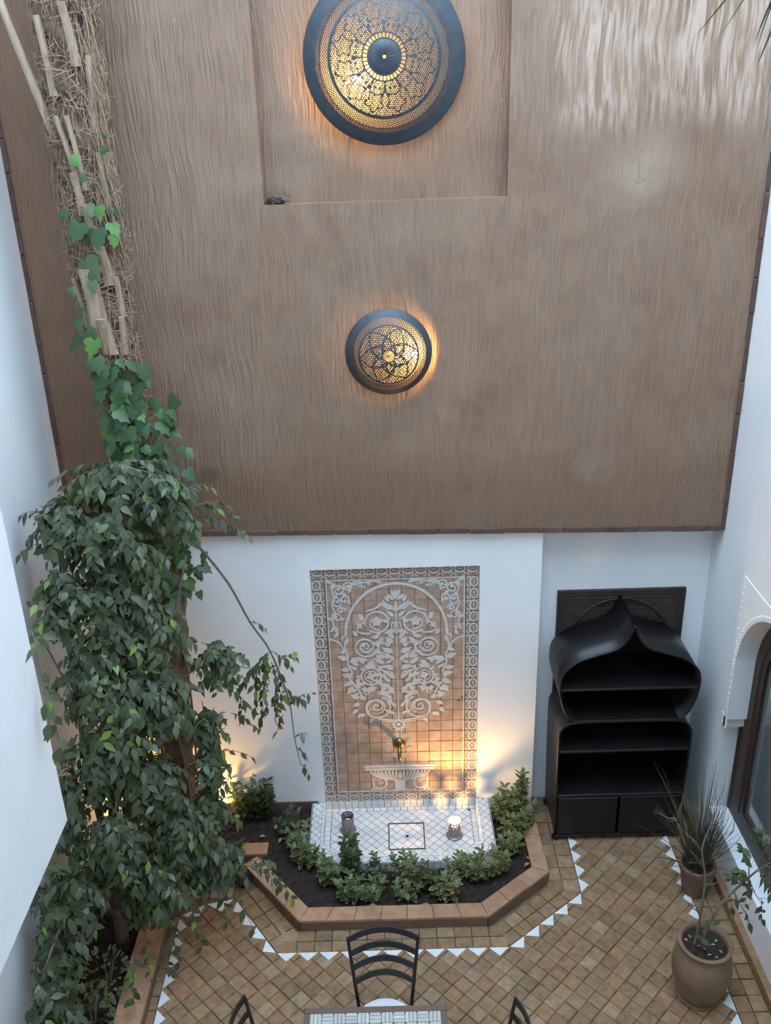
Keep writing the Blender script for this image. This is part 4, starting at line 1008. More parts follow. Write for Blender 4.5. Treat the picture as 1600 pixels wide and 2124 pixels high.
for k in range(2600):
    z = random.uniform(3.6, 6.3) if random.random() < .85 else random.uniform(2.4, 3.6)
    c = trunk_at(z); a = random.uniform(-PI*1.02, .02); r = rad_at(z)*random.uniform(.98, 1.12)
    p = Vector((c.x+r*math.cos(a), c.y+r*math.sin(a), z)); tang = Vector((-math.sin(a), math.cos(a), 0)); out = Vector((math.cos(a), math.sin(a), 0))
    mode = random.random(); L = random.uniform(.05, .16)
    if mode < .38: d = (tang*random.choice((-1, 1))+Vector((0, 0, random.uniform(-.7, .5)))).normalized()
    else: d = (Vector((0, 0, -1))+tang*random.gauss(0, .3)).normalized()
    e = p+d*L; cc = trunk_at(max(.05, e.z)); hv = Vector((e.x-cc.x, e.y-cc.y, 0)); hl = hv.length or 1
    e = Vector((cc.x, cc.y, e.z))+hv/hl*max(hl*.98, rad_at(z)*random.uniform(1.0, 1.25)); mid = (p+e)/2+out*random.uniform(.0, .015)
    b.tube([p, mid, e], [.0022, .0018, .0008], 3, cap=False)
for k in range(260):      # loose curtain of fibre on the right of the trunk
    z = random.uniform(5.0, 6.1); c = trunk_at(z); p = Vector((c.x+rad_at(z)*random.uniform(.3, 1.0), c.y-rad_at(z)*random.uniform(.3, .9), z)); L = random.uniform(.15, .45)
    b.tube([p, p+Vector((random.uniform(-.01, .05), -.02, -L*.5)), p+Vector((random.uniform(-.03, .07), -.01, -L))], [.0028, .0022, .001], 3, cap=False)
stuff(b.obj('trunk_fibre', M['fibre'], palm))
b = MB(); b.tube([(-2.06, -.40, 6.25), (-2.0, -.40, 5.98), (-1.93, -.39, 5.70), (-1.87, -.37, 5.45), (-1.83, -.35, 5.28)], [.021, .022, .024, .025, .020], 8); b.obj('hanging_petiole', M['petiole'], palm, True)
# frond arching over the court; only its drooping leaflets reach the frame
fr_pts = cr([(-1.70, -.30, 7.5), (-1.1, -.75, 7.9), (-.2, -1.4, 7.75), (.6, -1.95, 7.2), (1.2, -2.4, 6.55), (1.52, -2.62, 6.12)], 8)
b = MB(); b.tube(fr_pts, [.030*(1-.85*i/(len(fr_pts)-1)) for i in range(len(fr_pts))], 6); frond = b.obj('frond_rachis', M['frond'], palm, True)
def leaflet(p, e, w, sag):
    p, e = Vector(p), Vector(e); b = MB(); n = 8; d = e-p; side = d.cross(Vector((.25, -1, .15))).normalized(); vs = []
    for i in range(n+1):
        t = i/n; c = p+d*t+Vector((sag*math.sin(t*PI), 0, 0)); ww = w*min(1, .25+t*4)*(1-t)**.75*.5
        vs += [c-side*ww, c+Vector((0, -.15*ww, 0)), c+side*ww]
    f = []
    for i in range(n): a = 3*i; f += [(a, a+1, a+4, a+3), (a+1, a+2, a+5, a+4)]
    b.add(vs, f); b.obj('leaflet', M['frond'], frond, True)
for i, k in enumerate(range(10, len(fr_pts)-1)):
    p = fr_pts[k]
    for sg in (-1, 1):
        L = .55*(1-.45*k/len(fr_pts)); leaflet(p, (p[0]+.12*sg+.10, p[1]-.22*sg-.05, p[2]-L*.8), .022, .02)
tipb = Vector(fr_pts[-1])
for (e, w) in [((1.105,-2.5,5.675), .020), ((1.196,-2.5,5.675), .015), ((1.325,-2.5,5.655), .024), ((1.342,-2.5,5.575), .030), ((1.335,-2.5,5.62), .016), ((1.395,-2.5,5.46), .02), ((1.06,-2.5,5.775), .014)]:
    k = -3 if e[0] < 1.2 else -1; leaflet(fr_pts[k], e, w, random.uniform(-.05, .03))

ivy = thing('ivy_vine', (-1.66, -.42, .05), 'green ivy climbing the palm trunk', 'ivy')
b = MB()
for k, off in enumerate((-.6, -1.3, -2.0, -2.6)):
    pts = []
    for z in np.arange(.07, 4.7-.35*k, .12):
        c = trunk_at(z); a = off+.5*math.sin(z*1.7+k); r = rad_at(z)+.02; pts.append((c.x+r*math.cos(a), c.y+r*math.sin(a), z))
    b.tube(pts, [.010*(1-.6*i/len(pts)) for i in range(len(pts))], 5)
b.tube([(-1.87, -.36, 4.60), (-1.85, -.38, 4.3), (-1.83, -.40, 4.05), (-1.77, -.42, 3.8)], .012, 6)
b.obj('ivy_stem', M['bark'], ivy, True)
it, itf = ivy_template(1.0)
ime = {k: mesh('ivy_leaf', it, itf, M[k], True) for k in ('ivy', 'ivy_young')}
spots = []
for (x, z, s, yng) in [(-1.735,5.24,.075,1), (-1.665,5.16,.05,0), (-1.55,5.38,.05,0), (-1.555,5.30,.055,0), (-1.56,5.16,.045,0), (-1.83,4.96,.07,0), (-1.83,4.84,.07,0), (-1.70,4.96,.10,0), (-1.62,4.97,.085,1), (-1.545,4.96,.08,0), (-1.74,4.86,.13,0), (-1.655,4.82,.13,0), (-1.58,4.86,.10,1), (-1.57,4.80,.08,1), (-1.75,4.63,.16,0), (-1.72,4.55,.07,0), (-1.85,4.53,.06,0), (-1.85,4.47,.07,0), (-1.83,4.40,.06,0), (-1.86,4.31,.09,0), (-1.81,4.24,.10,0), (-1.90,4.17,.13,0), (-1.82,4.15,.10,0), (-1.76,4.18,.12,1), (-1.77,4.06,.11,0), (-1.80,4.0,.08,0)]:
    spots.append((x, z, s, yng))
while len(spots) < 300:
    z = 4.08-1.75*random.random(); c = trunk_at(z); spread = .30 if z < 3.8 else .2
    x = c.x+random.triangular(-spread*.9, spread*1.25, .03); spots.append((x, z, random.uniform(.06, .125), random.random() < .05))
for z in np.arange(3.2, 4.0, .075): spots.append((-1.92+random.uniform(-.02, .03), z, random.uniform(.045, .07), 0)); spots.append((-1.86+random.uniform(-.03, .03), z+.03, random.uniform(.045, .075), 0))
for x, z, s, yng in spots:
    c = trunk_at(z); dx = x-c.x; r = rad_at(z)+.03
    y = c.y-(math.sqrt(max(r*r-dx*dx, 0)))-random.uniform(.0, .10)-.01
    if x < -1.84 and z < 4.1: y = -.07-random.uniform(0, .05)
    n_ = Vector((dx*3, -.9, .6))+rv(.42); d_ = Vector((random.gauss(0, .6), -.3, -1))
    put('ivy_leaf', ime['ivy_young' if yng else 'ivy'], ivy, frame_((x, y, z+s*.5), d_, n_, s))

# ------------------------------------------------------------------ weeping fig
fig = thing('ficus_tree', (-2.0, -1.25, .05), 'large weeping fig with dense drooping green foliage along the left wall', 'tree')
b = MB()
limbs = [[(-2.0,-1.25,.03), (-1.98,-1.2,.7), (-1.9,-1.1,1.4), (-1.8,-1.0,2.1), (-1.72,-.85,2.8), (-1.66,-.78,3.3)],
         [(-1.98,-1.2,.7), (-2.02,-1.2,1.4), (-2.05,-1.1,2.2), (-2.05,-.95,3.0)],
         [(-1.9,-1.1,1.4), (-1.7,-1.05,1.7), (-1.5,-.9,2.2), (-1.3,-.8,2.9)],
         [(-1.98,-1.2,.7), (-1.8,-1.25,1.0), (-1.55,-1.2,1.05), (-1.35,-1.15,.8)],
         [(-2.0,-1.25,.3), (-2.0,-1.6,.8), (-2.05,-1.9,1.0), (-2.1,-2.2,.9)],
         [(-1.8,-1.0,2.1), (-1.6,-.85,2.6), (-1.38,-.62,2.95), (-1.13,-.6,2.66), (-.97,-.6,2.28), (-.85,-.6,2.04), (-.75,-.6,1.64), (-.73,-.6,1.3), (-.70,-.6,1.05)],
         [(-1.7,-1.05,1.7), (-1.4,-.8,2.0), (-1.15,-.7,2.0), (-.95,-.62,1.9)], [(-2.03,-1.15,2.0), (-1.95,-1.6,2.7), (-1.75,-2.2,3.2), (-1.55,-2.65,3.42), (-1.42,-2.92,3.36)]]
for k, l in enumerate(limbs):
    p = cr(l, 5); r0 = (.05, .032, .028, .026, .028, .012, .010, .007)[k]; b.tube(p, [r0*(1-.8*i/(len(p)-1)) for i in range(len(p))], 7)
b.obj('trunk_and_limbs', M['bark'], fig, True)
LT, LF = leaf_template(1.0, .46)
lmws = []; yng = []; tw = MB()
def ok(p): return p[0] > -2.28 and p[1] < -.06 and p[2] > .13 and not (p[0] < -1.46 and p[1] < -2.8 and p[2] > 2.55)
def twig(p, e, n, s=.088, sag=.05, young=.035):
    p, e = Vector(p), Vector(e); d = e-p; L = d.length
    if L < .02: return
    pts = [p+d*t+Vector((0, 0, -sag*t*t+.02*math.sin(t*PI))) for t in np.linspace(0, 1, 5)]
    for q_ in pts: q_.x = max(q_.x, -2.27)
    tw.tube(pts, [.0035, .003, .0026, .002, .0012], 3, cap=False)
    out = Vector((d.x, d.y, 0)); out = out.normalized() if out.length > 0 else Vector((0, -1, 0))
    for i in range(n):
        t = .12+.88*(i+random.random()*.6)/n; q_ = p+d*t+Vector((0, 0, -sag*t*t+.02*math.sin(t*PI)))
        sd = d.cross(Vector((0, 0, 1))); sd = sd.normalized() if sd.length > 1e-3 else Vector((1, 0, 0))
        dr = d.normalized()*.55+sd*(1 if i % 2 else -1)*.75+Vector((0, 0, -random.uniform(.25, 1.1)))+rv(.22)
        nn = Vector((0, 0, .85))+out*.45+Vector((0, -.5, 0))+rv(.34)
        sz = s*random.uniform(.65, 1.2)
        m_ = frame_(q_, dr, nn, sz)
        if ok(q_) and ok(m_ @ Vector((0, 1, -.2))): lmws.append(m_); yng.append(random.random() < young)
def cluster(c, r, n, per=10, s=.086, droop=.35):
    c = Vector(c); r = [q_*1.12 for q_ in r]
    for k in range(int(n*1.95)):
        u = rv(1).normalized(); u.y = -abs(u.y) if random.random() < .55 else u.y
        rr = random.uniform(.45, 1.0); e = c+Vector((u.x*r[0], u.y*r[1], u.z*r[2]))*rr
        L = random.uniform(.16, .30); back = Vector((u.x, u.y*.8, u.z*.25-.0)); back = (back.normalized() if back.length > .1 else Vector((0, -1, 0)))
        p = e-back*L+Vector((0, 0, L*droop)); twig(p, e, per, s)
for c, r, n in [((-1.66,-.78,3.40), (.42,.25,.17), 46), ((-2.0,-.92,3.2), (.24,.22,.2), 26), ((-1.36,-.78,3.2), (.22,.16,.13), 16), ((-1.72,-.85,2.9), (.36,.26,.22), 44), ((-2.02,-1.08,2.75), (.2,.22,.26), 30),
                ((-1.60,-.92,2.42), (.30,.24,.24), 44), ((-1.93,-1.15,2.2), (.27,.26,.28), 46), ((-1.55,-.98,1.9), (.30,.26,.26), 48), ((-1.86,-1.25,1.7), (.30,.26,.28), 48), ((-1.62,-1.15,1.35), (.26,.26,.22), 36),
                ((-1.52,-1.18,1.0), (.30,.26,.22), 44), ((-1.85,-1.45,1.15), (.28,.3,.26), 42), ((-1.36,-1.13,.62), (.24,.20,.17), 34), ((-1.63,-1.42,.70), (.24,.24,.22), 34), ((-2.05,-1.68,.95), (.2,.25,.26), 26),
                ((-2.10,-2.0,.80), (.18,.24,.26), 24), ((-2.08,-2.25,.62), (.2,.22,.22), 22), ((-1.20,-.74,2.02), (.22,.14,.2), 12), ((-1.75,-.95,3.1), (.4,.25,.2), 26), ((-1.78,-1.0,2.6), (.36,.28,.25), 26), ((-1.75,-1.1,2.05), (.36,.3,.25), 26), ((-1.72,-1.15,1.5), (.36,.3,.25), 24), ((-2.1,-1.4,1.4), (.14,.25,.3), 18), ((-1.45,-1.15,.82), (.3,.22,.2), 18), ((-2.1,-1.9,1.15), (.14,.28,.2), 10), ((-1.22,-1.08,.62), (.2,.16,.14), 14), ((-1.30,-1.0,1.05), (.2,.18,.2), 14), ((-1.28,-.95,1.35), (.16,.16,.2), 10), ((-1.30,-.85,1.55), (.16,.14,.22), 14), ((-1.88,-1.2,.75), (.3,.3,.3), 26)]:
    cluster(c, r, n)
# sparse outlying sprays
for p, e, n in [((-1.30,-.7,3.22), (-1.0,-.6,3.12), 12), ((-1.25,-.7,3.15), (-.92,-.6,2.98), 12), ((-1.3,-.7,3.3), (-1.12,-.6,3.33), 8), ((-1.2,-.68,3.2), (-1.02,-.62,3.2), 9),
                ((-2.1,-.9,3.25), (-2.25,-.95,3.32), 7), ((-2.1,-1.0,3.1), (-2.26,-1.05,3.1), 7), ((-1.5,-.8,3.5), (-1.35,-.75,3.58), 7),
                ((-.85,-.6,2.04), (-.98,-.62,1.93), 7), ((-.85,-.6,2.04), (-.70,-.58,1.92), 6), ((-.95,-.62,1.95), (-1.08,-.62,1.80), 9), ((-.9,-.6,1.9), (-.92,-.6,1.66), 9), ((-.85,-.6,1.95), (-.80,-.6,1.72), 8), ((-.95,-.62,1.9), (-1.0,-.6,1.55), 10), ((-.82,-.6,1.8), (-.86,-.6,1.5), 9), ((-.75,-.6,1.64), (-.60,-.58,1.62), 5), ((-.75,-.6,1.6), (-.56,-.57,1.70), 5), ((-.8,-.6,1.95), (-.66,-.58,2.02), 6), ((-.73,-.6,1.3), (-.62,-.6,1.36), 3), ((-.72,-.6,1.2), (-.64,-.6,1.12), 3), ((-.70,-.6,1.05), (-.64,-.6,.98), 4), ((-.90,-.6,1.6), (-.98,-.6,1.42), 7), ((-1.15,-.7,1.8), (-1.02,-.62,1.62), 9), ((-1.15,-.7,1.6), (-1.0,-.62,1.45), 7),
                ((-1.25,-.8,1.35), (-1.02,-.7,1.25), 6), ((-1.3,-.5,.75), (-1.05,-.42,.86), 5), ((-1.3,-.4,.7), (-1.28,-.38,.95), 4), ((-1.25,-.45,.7), (-.98,-.40,.78), 5),
                ((-1.2,-1.1,.55), (-1.02,-1.02,.52), 8), ((-1.05,-1.02,.52), (-.86,-1.06,.36), 8), ((-.95,-1.02,.45), (-.75,-1.12,.28), 8), ((-1.1,-1.0,.5), (-.9,-.95,.5), 6), ((-1.25,-1.2,.45), (-1.22,-1.3,.26), 6), ((-1.15,-1.25,.45), (-1.02,-1.35,.24), 4),
                ((-1.45,-1.35,.5), (-1.36,-1.5,.28), 8), ((-1.55,-1.5,.5), (-1.5,-1.62,.25), 8), ((-1.7,-1.6,.5), (-1.66,-1.75,.24), 7), ((-1.6,-1.6,.4), (-1.52,-1.72,.20), 6), ((-1.75,-1.7,.45), (-1.74,-1.9,.26), 6), ((-1.8,-1.75,.4), (-1.72,-1.95,.22), 5),
                ((-.97,-.6,2.28), (-.86,-.55,2.2), 3), ((-.86,-.6,2.02), (-1.0,-.58,1.78), 9), ((-.88,-.6,1.98), (-.93,-.55,1.72), 9), ((-.82,-.6,1.9), (-.78,-.55,1.66), 8), ((-.92,-.6,1.75), (-.96,-.55,1.48), 9), ((-.84,-.6,1.7), (-.84,-.55,1.46), 8), ((-1.02,-.62,1.85), (-1.12,-.6,1.7), 7), ((-1.08,-.65,1.7), (-1.1,-.6,1.5), 7), ((-.78,-.6,1.75), (-.70,-.56,1.60), 5), ((-.8,-.6,1.5), (-.86,-.57,1.36), 5),
                ((-1.45,-2.85,3.42), (-1.41,-3.0,3.22), 6), ((-1.42,-2.9,3.36), (-1.38,-3.0,3.10), 6), ((-1.46,-2.75,3.5), (-1.40,-2.98,3.62), 4), ((-1.75,-2.2,3.2), (-1.55,-2.65,3.4), 5),
                ((-1.95,-1.35,1.6), (-2.0,-2.0,1.75), 10), ((-1.8,-1.4,1.5), (-1.72,-1.7,1.35), 8)]: twig(p, e, n, .085, .05, .06)
stuff(tw.obj('twigs', M['bark'], fig))
sel = select_front(lmws, 15, 300)
lme = {k: mesh('leaf', LT, LF, M[k], True) for k in ('ficus', 'ficus_young')}
for i in sel: put('leaf', lme['ficus_young' if yng[i] else 'ficus'], fig, lmws[i])
ri = [i for i in range(len(lmws)) if i not in sel]
mi = [1 if yng[i] else 0 for i in ri for _ in LF]
stuff(put('foliage', leaves_mesh('foliage', [lmws[i] for i in ri], LT, LF, [M['ficus'], M['ficus_young']], mi), fig))

# ------------------------------------------------------------------ variegated shrubs round the basin
def vleaf_mesh():
    ts = [0, .2, .45, .7, .9, 1.0]; ws = [.10, .7, 1.0, .9, .5, .12]; v = []; f = []; mi = []
    for t, w in zip(ts, ws):
        W = .52*w/2; wi = max(0, W-.075-.03*(t > .85)); z = -.18*t*t
        v += [(-W, t, z+.10*W), (-wi, t, z+.06*wi), (wi, t, z+.06*wi), (W, t, z+.10*W)]
    for i in range(5):
        a = 4*i
        for j in range(3): f.append((a+j, a+j+1, a+j+5, a+j+4)); mi.append(0 if j == 1 and i < 4 else 1)
    return v, f, mi
VV, VF, VM = vleaf_mesh()
vme = mesh('leaf', VV, VF, [M['vleaf'], M['vedge']], True, VM); dme = mesh('leaf', VV, VF, [M['dleaf'], M['dleaf']], True, VM)
def shrub(x, y, z, h, stems, label, dark=False, s=.050, spread=.085, name='euonymus_shrub', lean=(0, 0), tiers=None):
    root = thing(name, (x, y, z), label, 'shrub', 'shrubs planted in the fountain bed'); b = MB()
    for k in range(stems):
        a = random.uniform(0, 2*PI); hh = h*random.uniform(.7, 1.0) if k else h
        tip = Vector((x+spread*math.cos(a)*(k > 0)+lean[0], y+spread*math.sin(a)*(k > 0)+lean[1], z+hh)); bs = Vector((x+.012*math.cos(a), y+.012*math.sin(a), z-.02))
        b.tube([bs, (bs+tip)/2+rv(.008), tip], [.005, .004, .003], 5)
        nt_ = tiers or max(3, int(hh/.042))
        for t in range(nt_):
            tt = .22+.78*(t+.5)/nt_ if t < nt_-1 else 1.0; p = bs+(tip-bs)*tt; rot = random.uniform(0, PI); nl = 4
            for q_ in range(nl):
                an = rot+q_*2*PI/nl+random.gauss(0, .2); el = .15+.5*(t == nt_-1)+random.uniform(-.25, .35)
                d = Vector((math.cos(an), math.sin(an), el)); put('leaf', dme if dark else vme, root, frame_(p, d, Vector((-.5*math.cos(an)*el, -.5*math.sin(an)*el, 1))+rv(.15), s*random.uniform(.75, 1.15)*(1 if t < nt_-1 else .85)))
    b.obj('stem', M['bark'], root, True)
for a in [(-1.27,-.06,.30,2,'dark leafy shrub against the white wall nearest the palm',True,.060),
          (-1.10,-.05,.34,3,'tall dark shrub against the wall midway between palm and basin',True,.055),
          (-.88,-.24,.20,3,'dark shrub just left of the basin by the red-brown wall foot',True,.052),
          (-.80,-.42,.22,3,'shrub left of the basin, below the dark wall-foot shrub',False,.052),
          (-.72,-.60,.22,3,'variegated shrub at the left corner cut of the basin',False,.052),
          (-.52,-.76,.20,3,'variegated shrub in front of the basin, leftmost of the front row',False,.052),
          (-.345,-.72,.36,2,'tallest dark shrub overlapping the unlit lantern in front of basin',True,.058),
          (-.36,-.95,.20,3,'bushy cream-edged shrub at the front kerb left of the chair back',False,.052),
          (-.20,-.93,.17,3,'low cream-edged shrub at front kerb directly behind the chair back left post',False,.050),
          (-.17,-.76,.20,2,'dark slender shrub in front of basin left of the drain hatch',True,.048),
          (.045,-.80,.27,2,'upright cream-edged shrub in front of the drain hatch',False,.052),
          (.06,-.96,.15,2,'low cream-edged shrub at front kerb below the drain hatch',False,.048),
          (.20,-.84,.22,2,'dark shrub right of the drain hatch in front of basin',True,.048),
          (.34,-.98,.20,3,'cream-edged shrub leaning over the front kerb right of centre',False,.052),
          (.45,-.78,.19,3,'variegated shrub in front of basin below the lit lantern',False,.050),
          (.60,-.76,.20,3,'bushy variegated shrub at the right front corner of the basin',False,.055),
          (.74,-.72,.20,3,'variegated shrub at the right corner cut of the basin',False,.055),
          (.88,-.52,.18,2,'low variegated shrub at the right kerb, nearest the front',False,.050),
          (.93,-.36,.20,3,'variegated shrub right of basin, middle of the three by right kerb',False,.054),
          (.88,-.16,.34,3,'tall variegated shrub against the wall right of the panel',False,.055),
          (1.02,-.09,.40,1,'slim variegated shrub by the wall corner beside the cabinet',False,.055),
          (1.05,-.26,.20,2,'variegated shrub spilling over right kerb towards the cabinet',False,.052)]:
    shrub(a[0], a[1], .055, a[2]*1.08, a[3]+(3 if a[3] > 1 else 1), a[4], a[5], a[6]*1.18)
for k, (x, y, h, lab) in enumerate([(-1.98,-1.70,.34,'cream-edged bush under the fig, farthest along the left bed'), (-2.0,-1.98,.34,'cream-edged bush under the fig, middle of the left bed'), (-1.98,-2.28,.32,'cream-edged bush under the fig, nearest in the left bed')]):
    root = thing('euonymus_shrub', (x, y, .045), lab, 'shrub', 'bushes under the fig'); b = MB()
    for s_ in range(6): tip = Vector((x+random.uniform(-.1, .1), y+random.uniform(-.14, .14), h)); b.tube([(x, y, .03), ((x+tip.x)/2, (y+tip.y)/2, h*.6), tip], [.006, .004, .002], 5)
    b.obj('stem', M['bark'], root, True)
    for q_ in range(110):
        u = rv(1).normalized(); p = Vector((x+u.x*.13, y+u.y*.16, .24+u.z*.15)); put('leaf', vme, root, frame_(p, u+Vector((0, 0, .3)), Vector((0, 0, 1))+u*.4, random.uniform(.03, .05)))

# ------------------------------------------------------------------ garden spotlights
def spot_lamp(x, y, z, aim, label, lit, r=.05, finned=False):
    root = thing('garden_spotlight', (x, y, z), label, 'spotlight'); d = Vector(aim).normalized()
    m_ = Matrix.Translation((x, y, z+.07)) @ d.to_track_quat('Z', 'Y').to_matrix().to_4x4()
    b = MB(); b.lathe([(0, -.05), (r*.6, -.05), (r*.8, -.03), (r, 0), (r, .04), (r*.94, .04), (r*.92, .02), (0, .018)], 28); b.obj('housing', M['chairmetal'], root, True, m_)
    b = MB(); b.tube([(x, y, z-.01), (x, y, z+.055)], .008, 8); b.lathe([(0, 0), (.03, 0), (.03, .008), (0, .008)], 16, c=(x, y, z-.01)); b.obj('stake', M['chairmetal'], root)
    b = MB(); b.add([(r*.88*math.cos(k*PI/5), r*.88*math.sin(k*PI/5), .024) for k in range(10)], [tuple(range(10))]); b.obj('lens', M['spot'] if lit else M['zgrout'], root, False, m_)
    if finned:
        for k in range(22):
            a = 2*PI*k/22; b = MB(); b.box(r*.45, r*1.25, -.0025, .0025, -.045, .01); b.obj('cooling_fin', M['chairmetal'], root, False, m_ @ Matrix.Rotation(a, 4, 'Z'))
spot_lamp(-1.50, -.16, .06, (-.10, .42, 1), 'warm lit garden spotlight at the foot of the palm', True, .045)
spot_lamp(-2.08, -.22, .06, (.05, .35, 1), 'warm lit garden spotlight in the corner behind the fig', True, .045)
spot_lamp(-1.215, -.70, .0, (-.1, .55, -.75), 'black finned spotlight lying on the paving beside the kerb', False, .055, True)

# ------------------------------------------------------------------ potted plants
def pot(name, x, y, prof, soil_r, soil_z, label, m_):
    root = thing(name, (x, y, 0), label, 'potted plant'); b = MB(); b.lathe(prof, 48, c=(x, y, 0)); b.obj('pot', m_, root, True)
    n = 24; vs = [(x, y, soil_z)]+[(x+soil_r*math.cos(2*PI*k/n)*q_, y+soil_r*math.sin(2*PI*k/n)*q_, soil_z+random.uniform(-.006, .006)) for q_ in (.5, 1) for k in range(n)]
    fs = [(0, 1+k, 1+(k+1) % n) for k in range(n)]+[(1+k, 1+n+k, 1+n+(k+1) % n, 1+(k+1) % n) for k in range(n)]
    put('pot_soil', mesh('pot_soil', vs, fs, M['soil']), root); return root
PX1, PY1 = 1.985, -1.755
ptree = pot('potted_ficus', PX1, PY1, [(0, 0), (.125, 0), (.13, .012), (.150, .07), (.180, .16), (.192, .25), (.184, .34), (.166, .40), (.156, .43), (.160, .445), (.172, .455), (.174, .468), (.166, .475), (.148, .470), (.142, .44), (.142, .38)], .142, .425, 'big weathered terracotta jar holding a sparse young fig tree', M['pot'])
b = MB(); b.lathe([(0, 0), (.145, 0), (.15, .012), (.14, .018), (.1, .014)], 40, c=(PX1, PY1, 0)); b.obj('saucer', M['pot2'], ptree, True)
b = MB(); A = cr([(1.92,-1.75,.41), (1.93,-1.75,.68), (1.925,-1.75,1.0), (1.88,-1.75,1.23), (1.90,-1.74,1.36), (1.935,-1.73,1.47)], 4)
b.tube(A, [.010*(1-.6*i/(len(A)-1)) for i in range(len(A))], 7)
def bare(p, e, r, k=3):
    p, e = Vector(p), Vector(e); m_ = (p+e)/2+rv(.015); b.tube([p, m_, e], [r, r*.75, r*.35], 5)
    for _ in range(k):
        t = random.uniform(.3, .95); q_ = p+(e-p)*t; q2 = q_+(e-p).normalized()*.05+rv(.045)+Vector((0, 0, .02)); b.tube([q_, q2], [r*.45, r*.2], 4)
        if k > 2: b.tube([q2, q2+rv(.03)+Vector((0, 0, .03))], [r*.25, r*.12], 3)
for p, e, r in [((1.88,-1.75,1.23), (1.74,-1.75,1.40), .006), ((1.76,-1.75,1.38), (1.68,-1.75,1.51), .005), ((1.69,-1.75,1.50), (1.60,-1.75,1.53), .004), ((1.925,-1.75,1.05), (1.80,-1.76,1.25), .005), ((1.935,-1.73,1.45), (1.96,-1.72,1.62), .004), ((1.90,-1.74,1.36), (2.0,-1.72,1.44), .004), ((1.90,-1.74,1.33), (1.84,-1.72,1.55), .004), ((1.92,-1.75,.95), (2.03,-1.74,.98), .004), ((1.92,-1.75,.72), (1.76,-1.78,.92), .004), ((1.70,-1.75,1.48), (1.72,-1.74,1.60), .003)]: bare(p, e, r)
Bt = cr([(1.96,-1.78,.41), (1.955,-1.80,.60), (1.985,-1.85,.85), (2.07,-1.85,1.0), (2.19,-1.85,1.16), (2.28,-1.85,1.24)], 4)
b.tube(Bt, [.010*(1-.5*i/(len(Bt)-1)) for i in range(len(Bt))], 7)
for p, e, r in [((2.07,-1.85,1.0), (2.14,-1.85,.86), .004), ((2.14,-1.85,.86), (2.20,-1.86,.72), .003), ((2.15,-1.85,1.1), (2.24,-1.87,.92), .004), ((2.15,-1.85,1.1), (2.13,-1.83,1.36), .004), ((2.2,-1.85,1.18), (2.22,-1.85,1.42), .004)]: bare(p, e, r, 2)
b.obj('trunk_and_branches', M['twig'], ptree, True)
sv_l, sv_y = lmws, yng; lmws = []; yng = []; tw = MB()
for p, e, n in [((2.05,-1.85,1.05), (2.02,-1.88,1.18), 5), ((2.10,-1.85,1.06), (2.06,-1.9,1.26), 8), ((2.13,-1.85,1.2), (2.06,-1.88,1.42), 10), ((2.13,-1.83,1.36), (2.18,-1.86,1.52), 9), ((2.2,-1.85,1.3), (2.30,-1.88,1.50), 10), ((2.2,-1.85,1.18), (2.33,-1.88,1.22), 11), ((2.2,-1.85,1.16), (2.28,-1.9,1.04), 10), ((2.15,-1.85,1.1), (2.12,-1.92,.98), 7), ((2.24,-1.87,.95), (2.25,-1.9,.80), 5), ((2.15,-1.85,.84), (2.21,-1.86,.70), 5), ((2.09,-1.85,.96), (2.06,-1.86,.83), 4), ((2.22,-1.85,1.42), (2.16,-1.9,1.52), 7), ((2.25,-1.85,1.25), (2.36,-1.86,1.36), 9), ((2.26,-1.85,1.15), (2.37,-1.88,1.12), 8), ((1.95,-1.8,.62), (1.99,-1.83,.72), 3), ((1.95,-1.77,.5), (1.93,-1.82,.58), 3)]: twig(p, e, n, .072, .03, .02)
stuff(tw.obj('twigs', M['twig'], ptree))
for m_ in lmws: put('leaf', lme['ficus'], ptree, m_)
lmws, yng = sv_l, sv_y
for k in range(12):
    a = k*2.4; r = .03+.09*random.random(); bb = MB(); bb.add([(-.016, 0, 0), (0, -.009, .004), (.018, 0, .001), (0, .009, .005)], [(0, 1, 2, 3)])
    bb.obj('dry_leaf', M['litter'], ptree, mw=Matrix.Translation((PX1+r*math.cos(a), PY1+r*math.sin(a), .435)) @ Matrix.Rotation(a*2, 4, 'Z'))

PX2, PY2 = 2.235, -.885
pgr = pot('potted_reed_grass', PX2, PY2, [(0, 0), (.085, 0), (.092, .02), (.112, .14), (.118, .21), (.128, .225), (.132, .26), (.128, .275), (.112, .272), (.108, .24)], .108, .245, 'smaller brown terracotta pot with dry spiky reed grass by the window', M['pot2'])
b = MB()
for k in range(210):
    a = random.uniform(0, 2*PI); r = .06*random.random()**.5; p = Vector((PX2+r*math.cos(a), PY2+r*math.sin(a), .25)); lean_ = abs(random.gauss(0, .26))+.04; L = random.uniform(.35, .86)
    if random.random() < .12: lean_ = random.uniform(.8, 1.2); L = random.uniform(.3, .55)
    dr = Vector((math.cos(a)*math.sin(lean_), math.sin(a)*math.sin(lean_), math.cos(lean_)))
    e = p+dr*L+Vector((math.cos(a), math.sin(a), -.5))*L*.14*lean_
    if e.x > XR-.04: e.x = XR-.04-random.uniform(0, .05)
    e.z = max(e.z, .05)
    m_ = p+dr*L*.55; m_.x = min(m_.x, XR-.04)
    b.tube([p, m_, e], [.0028, .0022, .0007], 3, cap=False)
stuff(b.obj('blades', M['grass'], pgr))

